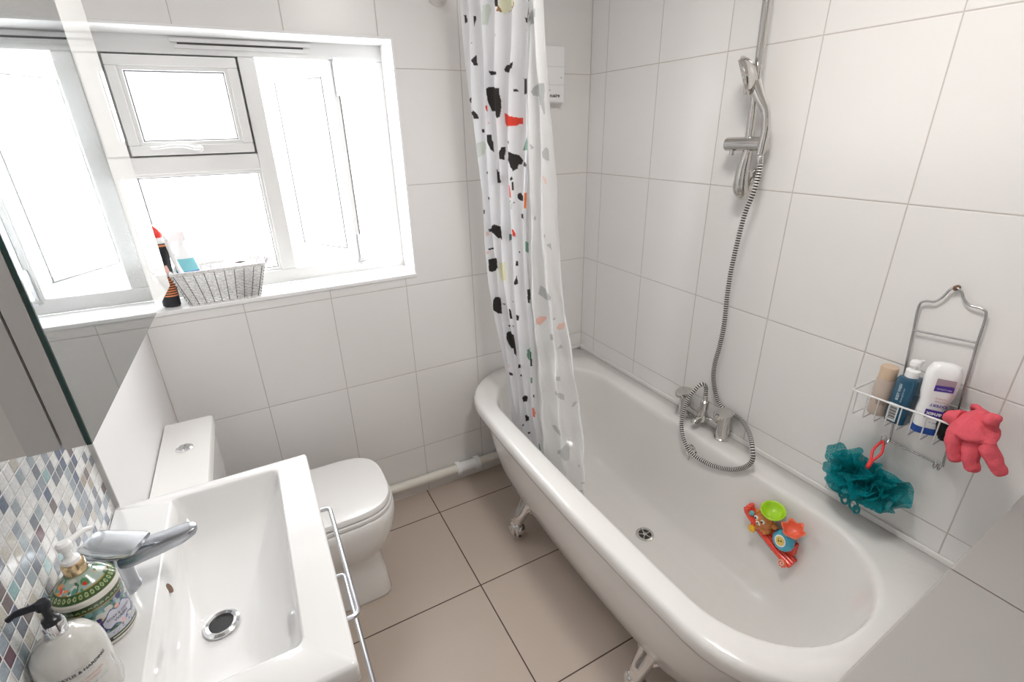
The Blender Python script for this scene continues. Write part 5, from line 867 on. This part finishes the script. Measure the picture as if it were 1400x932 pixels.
yw = -1.506; z0 = zb_at(yw + .03) + .0005; Mw = Matrix.Translation((BXc, yw, z0)) @ Matrix.Rotation(math.radians(28), 4, 'Z')
def wl(hx, hy, z, r=None): return [Mw @ Vector(p) for p in rrect(-hx, hx, -hy, hy, r or hx * .95, z, 8, side=4)]
bm = bmesh.new(); loft(bm, [wl(.0175, .026, .018), wl(.019, .028, .03), wl(.0195, .029, .06), wl(.0185, .0275, .085), wl(.0205, .032, .105), wl(.0205, .034, .14), wl(.019, .033, .165), wl(.014, .026, .180), wl(.007, .016, .185)]); obj('bottle_body', bm, 'white_pl', wh)
bm = bmesh.new(); loft(bm, [wl(.017, .026, 0), wl(.0185, .028, .002), wl(.018, .0268, .017)]); obj('cap', bm, plain('royal blue cap', (.015, .07, .33), .3), wh)
def wq(u0, u1, z0_, z1_, col, tilt=0, off=.0008, nm='label'):
    bm = bmesh.new(); hx = .0205 + off
    v = [bm.verts.new(Mw @ Vector((-hx, a, z))) for a, z in ((u0, z0_ + tilt), (u1, z0_), (u1, z1_), (u0, z1_ + tilt))]; bm.faces.new(v)
    return obj(nm, bm, col, wh, smooth=False)
pur = plain('purple print', (.06, .03, .30), .4); mau = plain('mauve print', (.38, .28, .33), .4)
wq(-.023, .012, .135, .152, mau); wq(-.023, .012, .119, .1345, pur, .003); wq(-.022, .014, .048, .070, pur)
# the bottle stands on its cap, so its lettering runs upside down
uf = lambda cz, cu=-.006, off=.0012: (lambda u, v: Mw @ Vector((-.0205 - off, cu + u, cz - v)))
text_on('lettering', 'EXPERT', .0095, uf(.083), pur, wh, bold=True); text_on('lettering', 'senses', .0075, uf(.093), plain('rose ink', (.5, .25, .25), .5), wh)
text_on('lettering', 'hydrating', .0055, uf(.101), plain('rose ink', (.5, .25, .25), .5), wh); text_on('lettering', 'PRO LOTION', .0045, uf(.127), 'white_pl', wh)
text_on('lettering', 'sanex', .0150, uf(.059), 'white_pl', wh, bold=True); text_on('lettering', '360 ml', .0055, uf(.036), 'seal', wh)
# black flannel glove in the caddy
bk = thing('black_bath_mitt', 'black fabric bath mitt bunched in the right end of the caddy', 'bath mitt')
bm = bmesh.new(); bmesh.ops.create_icosphere(bm, subdivisions=5, radius=1)
from mathutils import noise as mnoise
for v in bm.verts:
    d = v.co.copy(); k = 1 + .16 * mnoise.noise(d * 2.1 + Vector((3, 1, 2))) + .05 * mnoise.noise(d * 9)
    v.co = Vector((W - .062 + d.x * .034 * k, -1.556 + d.y * .030 * k, .9755 + d.z * .042 * k))
    v.co.z = max(v.co.z, zb_at(v.co.y) + .0035)
obj('mitt_body', bm, plain('black fabric', (.006, .006, .007), .95, bump=.6, bscale=500), bk, auto=False)
# pink exfoliating glove
gl = thing('pink_exfoliating_glove', 'coral pink exfoliating glove draped over the right end of the caddy', 'glove')
pk = plain('coral towelling', (.88, .125, .165), .95, bump=.9, bscale=700, var=.3, vscale=500)
def skin(name, verts, edges, radii, mat, parent, sub=2, root=0):
    me = bpy.data.meshes.new(name); me.from_pydata(verts, edges, []); o = bpy.data.objects.new(name, me); COL.objects.link(o)
    md = o.modifiers.new('skin', 'SKIN'); md.use_smooth_shade = True
    for i, r in enumerate(radii): me.skin_vertices[0].data[i].radius = (r, r) if isinstance(r, (int, float)) else r
    me.skin_vertices[0].data[root].use_root = True
    s_ = o.modifiers.new('s', 'SUBSURF'); s_.levels = sub; s_.render_levels = sub
    dg = bpy.context.evaluated_depsgraph_get(); dg.update()
    nm = bpy.data.meshes.new_from_object(o.evaluated_get(dg)); bpy.data.objects.remove(o)
    return nm
gx = W - .128
def P3(y, z, dx=0): return Vector((gx + dx, y, z))
gv = []; ge = []; gr = []
def gadd(p, r, par=None):
    gv.append(tuple(p)); gr.append(r)
    if par is not None: ge.append((par, len(gv) - 1))
    return len(gv) - 1
a = gadd(P3(-1.606, 1.028, .012), (.022, .034))
b1 = gadd(P3(-1.585, 1.022, .012), (.020, .030), a); b2 = gadd(P3(-1.560, 1.020, .018), (.014, .020), b1); b3 = gadd(P3(-1.543, 1.012, .020), (.006, .007), b2)
w1 = gadd(P3(-1.600, 1.030, .045), (.016, .028), a); w2 = gadd(P3(-1.588, 1.018, .080), (.012, .024), w1)
for ys, zs, rs in (((-1.582, -1.588, -1.595, -1.602), (1.000, .972, .948, .930), (.0185, .0165, .0160, .0140)), ((-1.612, -1.620, -1.628, -1.634), (.992, .965, .942, .926), (.0180, .0165, .0160, .0140)), ((-1.640, -1.652, -1.668, -1.681), (1.002, .982, .962, .946), (.0190, .0160, .0150, .0130))):
    p = a
    for k in range(4): p = gadd(P3(ys[k], zs[k], (-.004, -.008, -.006, -.002)[k]), rs[k], p)
p = gadd(P3(-1.622, 1.040, .015), .019, a); p = gadd(P3(-1.628, 1.056, .006), .017, p); p = gadd(P3(-1.632, 1.060, -.004), .015, p)
gm = skin('glove', gv, ge, gr, pk, gl)
bm = bmesh.new(); bm.from_mesh(gm)
bmesh.ops.subdivide_edges(bm, edges=bm.edges, cuts=1, use_grid_fill=True)
bm.normal_update()
for v in bm.verts:
    v.co += v.normal * (.0035 * mnoise.noise(v.co * 55) + .0012 * mnoise.noise(v.co * 220))
obj('glove_body', bm, pk, gl, auto=False)
bm = bmesh.new()   # turned cuff rim
cp = [Vector((gx + .062 + .020 * math.cos(t), -1.586 + .012 * math.sin(2 * t), 1.014 + .030 * math.sin(t))) for t in [2 * PI * i / 24 for i in range(24)]]
tube(bm, cp, .0065, 10, closed=True); obj('cuff', bm, pk, gl, auto=False)

# ---------------------------------------------------------------- bath puff
bp_ = thing('bath_puff', 'teal net bath puff hanging by a red cord from the caddy hook', 'bath puff')
m, nt, b = nmat('teal net'); b.inputs['Base Color'].default_value = (.0, .27, .31, 1); b.inputs['Roughness'].default_value = .5
tr = N(nt, 'ShaderNodeBsdfTranslucent'); tr.inputs[0].default_value = (.0, .36, .40, 1); tp = N(nt, 'ShaderNodeBsdfTransparent'); tp.inputs[0].default_value = (.75, .95, .95, 1)
tc = N(nt, 'ShaderNodeTexCoord'); wv = N(nt, 'ShaderNodeTexVoronoi'); wv.feature = 'DISTANCE_TO_EDGE'; wv.inputs['Scale'].default_value = 380; nt.links.new(tc.outputs['Object'], wv.inputs['Vector'])
hole = mth(nt, 'GREATER_THAN', wv.outputs['Distance'], .16)
m1 = N(nt, 'ShaderNodeMixShader'); m1.inputs[0].default_value = .4; nt.links.new(b.outputs[0], m1.inputs[1]); nt.links.new(tr.outputs[0], m1.inputs[2])
m2 = N(nt, 'ShaderNodeMixShader'); nt.links.new(mth(nt, 'MULTIPLY', hole, .62), m2.inputs[0]); nt.links.new(m1.outputs[0], m2.inputs[1]); nt.links.new(tp.outputs[0], m2.inputs[2]); nt.links.new(m2.outputs[0], nt.nodes['Material Output'].inputs[0])
M['net'] = m
pc = Vector((W - .073, -1.424, .726))
def ruffle(bm, c, n, r, turns, waves, amp, seed):
    """frilled net disc: a closed ribbon from the core to a wavy edge"""
    rs = random.Random(seed); n = Vector(n).normalized(); q = n.to_track_quat('Z', 'Y').to_matrix(); A = 150; Rn = 14; p0 = rs.uniform(0, 6)
    sc = [1 + .12 * math.sin(2 * a * 2 * PI / A + p0) + .07 * math.sin(5 * a * 2 * PI / A + p0 * 2) for a in range(A)]
    loops = []
    for j in range(Rn):
        t = .06 + .94 * j / (Rn - 1); L_ = []
        for a in range(A):
            th = 2 * PI * a / A; fold = amp * t ** 1.3 * math.sin(waves * th + p0 + t * 1.5) + .3 * amp * t * math.sin((waves * 2 + 1) * th + p0 * 3)
            rad_ = r * t * sc[a] * (1 - .10 * math.cos(waves * th + p0))
            L_.append(c + q @ Vector((rad_ * math.cos(th), rad_ * math.sin(th), fold + (t ** 2) * .012)))
        loops.append(L_)
    loft(bm, loops, False, False)
dirs = [((-1, .15, .1), .062, 5, .014, 1), ((-.8, .55, .25), .066, 6, .013, 2), ((-.75, -.6, .1), .066, 5, .015, 3), ((-.6, .1, .8), .058, 6, .012, 4), ((-.7, 0, -.75), .062, 7, .014, 5), ((-.35, .9, -.2), .055, 5, .012, 6), ((-.3, -.95, .05), .055, 6, .012, 7), ((-1, -.2, -.35), .052, 7, .016, 8), ((-.95, .35, -.2), .048, 8, .016, 9)]
bm = bmesh.new()
for k, (d, r, w_, am, sd) in enumerate(dirs):
    off = Vector(d).normalized() * .010
    ruffle(bm, pc + off + Vector((0, (.018, .03, -.035, .01, -.01, .045, -.050, -.02, .02)[k], (0, .008, .006, .012, -.016, -.004, 0, -.008, .0)[k])), d, r, 1, w_, am, sd)
for k, (d, r, w_, am, sd) in enumerate(dirs[:7]):
    ruffle(bm, pc + Vector((0, (.022, .035, -.036, .0, .012, .028, -.03)[k], (.004, .0, -.006, .01, -.022, .012, .010)[k])), (d[0], d[1] + .35, d[2] - .3), r * .78, 1, w_ + 1, am * .8, sd + 20)
for y, z, r in ((.085, .030, .034), (.092, -.022, .022)):   # loose outer loops of thinner net
    ruffle(bm, Vector((W - .05, pc.y + y, pc.z + z)), (-1, .2, .1), r, 1, 2, .004, 31)
for v in bm.verts:
    v.co.x = min(v.co.x, W - .004)
obj('net', bm, 'net', bp_, auto=False)
bm = bmesh.new()
for y, z, r in ((.040, -.075, .010), (.030, -.088, .011), (.006, -.088, .013), (-.004, -.098, .009), (.062, -.062, .009)):
    tube(bm, [Vector((W - .07, pc.y + y + r * .8 * math.cos(t), pc.z + z + r * 1.3 * math.sin(t))) for t in [2 * PI * i / 18 for i in range(18)]], .0035, 8, closed=True)
obj('net_loop', bm, plain('teal net rolled', (.0, .24, .27), .5, trans=.2), bp_, auto=False)
bm = bmesh.new()
hk = Vector((W - .033, -1.4235, .8365)); kn = Vector((W - .085, -1.428, .785))
tube(bm, smooth_path([hk + Vector((0, .0035, .004)), hk.lerp(kn, .35) + Vector((0, .010, 0)), hk.lerp(kn, .7) + Vector((0, .003, 0)), kn], 6), .0034, 10)
tube(bm, smooth_path([hk + Vector((0, -.0035, .004)), hk.lerp(kn, .35) + Vector((0, -.010, 0)), hk.lerp(kn, .7) + Vector((0, -.003, 0)), kn], 6), .0034, 10)
tube(bm, smooth_path([hk + Vector((0, .0035, .004)), hk + Vector((0, 0, .0075)), hk + Vector((0, -.0035, .004))], 4), .0034, 10)
tube(bm, [hk.lerp(kn, .72), kn + Vector((-.006, 0, -.01))], .0058, 12)
obj('cord', bm, plain('red cord', (.78, .05, .05), .5), bp_, auto=False)

# ---------------------------------------------------------------- bath toy on the bath side
toy = thing('bath_toy', 'colourful plastic bear water toy stuck to the inside of the bath', 'bath toy')
t_red = plain('toy red', (.80, .06, .03), .25, coat=.4); t_or = plain('toy orange brown', (.60, .20, .04), .3, coat=.3); t_lime = plain('toy lime', (.40, .68, .02), .3, coat=.3)
t_cor = plain('toy coral', (.85, .16, .08), .3, coat=.3); t_blue = plain('toy blue', (.06, .42, .60), .3, coat=.3); t_yel = plain('toy yellow', (.85, .50, .04), .3, coat=.3); t_teal = plain('toy teal', (.10, .40, .42), .3); t_cream = plain('toy cream', (.80, .78, .68), .4)
def TX_(y, z): return 1.6775 - .0 - (.44 - z) * .155          # bath side behind the toy
A_ = Vector((1.638, -1.166, .392)); B_ = Vector((1.632, -1.335, .320))
bm = bmesh.new()     # rail with a raised lip
dr_ = (B_ - A_)
for k, (dz, dx, r) in enumerate(((0, 0, .011), (.004, .010, .010), (.007, .020, .009))):
    tube(bm, smooth_path([A_ + Vector((dx, .010, dz + .024)), A_ + Vector((dx, 0, dz + .006)), A_.lerp(B_, .3) + Vector((dx, 0, dz - .002)), A_.lerp(B_, .7) + Vector((dx, 0, dz - .002)), B_ + Vector((dx, 0, dz + .006))], 6), r, 12)
add_box(bm, 1.645, 1.668, -1.325, -1.175, .350, .390)
obj('base_rail', bm, t_red, toy, auto=True, bevel=.003)
bm = bmesh.new(); tube(bm, [A_.lerp(B_, .12) + Vector((-.002, 0, -.013)), A_.lerp(B_, .62) + Vector((-.002, 0, -.013))], .005, 10); obj('under_bar', bm, t_teal, toy)
for c_ in ((1.672, -1.20, .40), (1.667, -1.29, .38)):
    bm = bmesh.new(); lathe(bm, [(.018, 0), (.020, .003), (.008, .008), (.006, .020)], c_, 24, axis=(-.98, 0, .15)); obj('suction_cup', bm, t_cream, toy)
# bear body
bc = Vector((1.637, -1.222, .413))
def blob(bm, c, r, s=(1, 1, 1), sub=3):
    n0 = len(bm.verts); bmesh.ops.create_icosphere(bm, subdivisions=sub, radius=1); bm.verts.ensure_lookup_table()
    for v in bm.verts[n0:]: v.co = Vector(c) + Vector((v.co.x * r * s[0], v.co.y * r * s[1], v.co.z * r * s[2]))
bm = bmesh.new(); blob(bm, bc, .027, (.85, 1.1, 1.0)); blob(bm, bc + Vector((.002, -.006, -.026)), .021, (.9, 1.1, .9))
blob(bm, bc + Vector((0, .027, .018)), .008); blob(bm, bc + Vector((0, -.033, .004)), .0105, (.8, 1, 1)); blob(bm, bc + Vector((-.010, .012, -.030)), .008); blob(bm, bc + Vector((-.010, -.014, -.032)), .008)
bear = obj('bear_body', bm, t_or, toy, auto=False)
bm = bmesh.new(); blob(bm, bc + Vector((-.020, .006, -.005)), .0085, (.6, 1.1, .9)); obj('muzzle', bm, t_cream, bear, auto=False)
bm = bmesh.new(); blob(bm, bc + Vector((-.0265, .006, -.002)), .0026); obj('nose', bm, 'black', bear, auto=False)
for y in (.017, -.006):
    bm = bmesh.new(); blob(bm, bc + Vector((-.0190, y, .0085)), .0075, (.5, 1, 1)); e_ = obj('eye', bm, 'white_pl', bear, auto=False)
    bm = bmesh.new(); blob(bm, bc + Vector((-.0225, y + .0008, .0085)), .0036, (.5, 1, 1)); obj('pupil', bm, 'black', e_, auto=False)
# lime cup on the bear's head
cc = Vector((1.640, -1.236, .452)); axc = (-.30, -.12, 1)
def cup(name, c, ax, mat, r, hgt, petals=0):
    q = Vector(ax).normalized().to_track_quat('Z', 'Y').to_matrix(); bm = bmesh.new(); n = 48; loops = []
    for rr, hh in ((.45, 0), (.55, .0), (.80, .35), (.97, .8), (1.03, 1.0), (1.0, 1.04), (.90, .98), (.80, .72), (.62, .32), (.30, .18), (.02, .17)):
        loops.append([Vector(c) + q @ Vector(((r * rr * (1 + petals * .12 * math.cos(6 * t))) * math.cos(t), (r * rr * (1 + petals * .12 * math.cos(6 * t))) * math.sin(t), hgt * hh + petals * .12 * hgt * math.cos(6 * t) * (rr > .7))) for t in [2 * PI * i / n for i in range(n)]])
    loft(bm, loops); return obj(name, bm, mat, toy, auto=False)
cup('lime_cup', cc - Vector((0, .004, .002)), axc, t_lime, .035, .026)['label'] = 'lime green cup'
cup('star_cup', (1.637, -1.313, .437), (-.35, -.10, 1), t_cor, .030, .028, 1)['label'] = 'coral scalloped cup'
# blue drum with a yellow face disc
dc = Vector((1.655, -1.292, .385)); da_ = Vector((-.96, .10, .25)).normalized(); qd = da_.to_track_quat('Z', 'Y').to_matrix()
bm = bmesh.new(); n = 64
loft(bm, [[dc + qd @ Vector(((r * (1 + .03 * math.cos(14 * t))) * math.cos(t), (r * (1 + .03 * math.cos(14 * t))) * math.sin(t), h_)) for t in [2 * PI * i / n for i in range(n)]] for r, h_ in ((.020, -.004), (.029, .0), (.0325, .010), (.0325, .020), (.029, .027), (.020, .030))])
dm_ = obj('water_drum', bm, t_blue, toy, auto=False)
bm = bmesh.new(); lathe(bm, [(.0185, .0285), (.0185, .0310), (.0165, .0318)], dc, 32, axis=da_); obj('disc_rim', bm, 'white_pl', dm_)
bm = bmesh.new(); lathe(bm, [(.0140, .0318), (.0138, .0326)], dc, 32, axis=da_); obj('disc', bm, plain('toy disc', (.80, .58, .14), .4), dm_)
bm = bmesh.new()
for a, b2, r in ((.004, .002, .0028), (-.003, -.002, .0030), (-.006, .003, .0018)): blob(bm, dc + qd @ Vector((a, b2, .0328)), r, (.3, 1, 1), 2)
obj('disc_mark', bm, 'black', dm_, auto=False)
def gear(name, c, ax, r, teeth, mat, hgt=.007):
    q = Vector(ax).normalized().to_track_quat('Z', 'Y').to_matrix(); bm = bmesh.new(); n = teeth * 4
    lp = lambda k, h_: [Vector(c) + q @ Vector((r * k * (1.0 if i % 4 < 2 else .78) * math.cos(2 * PI * i / n), r * k * (1.0 if i % 4 < 2 else .78) * math.sin(2 * PI * i / n), h_)) for i in range(n)]
    loft(bm, [lp(.94, 0), lp(1, .001), lp(1, hgt - .001), lp(.94, hgt)]); lathe(bm, [(r * .35, hgt), (r * .3, hgt + .002)], c, 16, axis=ax)
    return obj(name, bm, mat, toy)
gear('yellow_gear', (1.624, -1.197, .367), (-1, .1, .2), .0135, 8, t_yel)
g2 = gear('swirl_wheel', (1.622, -1.315, .328), (-1, .1, .2), .0145, 10, t_cor)
bm = bmesh.new(); q2 = Vector((-1, .1, .2)).normalized().to_track_quat('Z', 'Y').to_matrix()
tube(bm, [Vector((1.622, -1.315, .328)) + q2 @ Vector((.0011 * t * math.cos(t), .0011 * t * math.sin(t), .0085)) for t in [i * .35 for i in range(30)]], .0011, 6); obj('swirl', bm, t_cream, g2)
bm = bmesh.new(); lathe(bm, [(.0085, 0), (.0085, .006), (.005, .010)], (1.638, -1.178, .408), 20, axis=(-1, .1, .4)); obj('teal_knob', bm, t_teal, toy)

toy.location = (.007, -.014, .058)


# ---------------------------------------------------------------- ceiling lamp added as unseen fill light (above and behind the camera's view)
lp_ = thing('added_ceiling_lamp', 'added unseen round ceiling lamp that brightens the bathroom', 'lamp')
bm = bmesh.new(); lathe(bm, [(.17, 0), (.17, -.03), (.16, -.045)], (1.0, -1.35, 2.349), 40, cap=False); obj('fill_lamp_rim', bm, 'white_pl', lp_)
m, nt, b = nmat('fill lamp diffuser'); b.inputs['Emission Color'].default_value = (1, .965, .925, 1); b.inputs['Emission Strength'].default_value = 30
bm = bmesh.new(); lathe(bm, [(.158, -.040), (.12, -.058), (.04, -.064), (.001, -.065)], (1.0, -1.35, 2.349), 40, cap=False); obj('diffuser', bm, m, lp_)
# ---------------------------------------------------------------- light
wd_ = bpy.data.worlds.new('World'); scn.world = wd_; wd_.use_nodes = True
bg = wd_.node_tree.nodes['Background']; bg.inputs[0].default_value = (.96, .98, 1, 1); bg.inputs[1].default_value = 1.6
def area(name, loc, rot, sx, sy, e, col):
    l = bpy.data.lights.new(name, 'AREA'); l.shape = 'RECTANGLE'; l.size = sx; l.size_y = sy; l.energy = e; l.color = col
    o = bpy.data.objects.new(name, l); o.location = loc; o.rotation_euler = rot; COL.objects.link(o); return o
# area light added outside the window opening to stand in for daylight
area('added_daylight', (.49, .55, 1.62), (math.radians(-78), 0, 0), 1.1, 1.0, 27, (.96, .98, 1))
cam_d = bpy.data.cameras.new('camera'); cam_d.sensor_width = 36; cam_d.sensor_fit = 'HORIZONTAL'; cam_d.lens = 668.3823 / 1400 * 36; cam_d.clip_start = .01
cam = bpy.data.objects.new('camera', cam_d); COL.objects.link(cam)
R_ = ((0.8802413758101796, -0.4739930244022342, -0.02248851106287708), (-0.20667484080849166, -0.3402886017363974, -0.917327192284777), (0.42715410625275124, 0.8121171592487814, -0.39749853982763594))
cam.matrix_world = Matrix(((R_[0][0], -R_[1][0], -R_[2][0], .37814), (R_[0][1], -R_[1][1], -R_[2][1], -1.93076), (R_[0][2], -R_[1][2], -R_[2][2], 1.64342), (0, 0, 0, 1)))
scn.camera = cam
vs = scn.view_settings; vs.view_transform = 'Standard'; vs.look = 'None'; vs.gamma = 1; vs.exposure = 0.9; vs.use_curve_mapping = False
scn.cycles.max_bounces = 12; scn.cycles.diffuse_bounces = 6; scn.cycles.glossy_bounces = 6; scn.cycles.transparent_max_bounces = 24; scn.cycles.sample_clamp_indirect = 6
scn.cycles.use_denoising = True
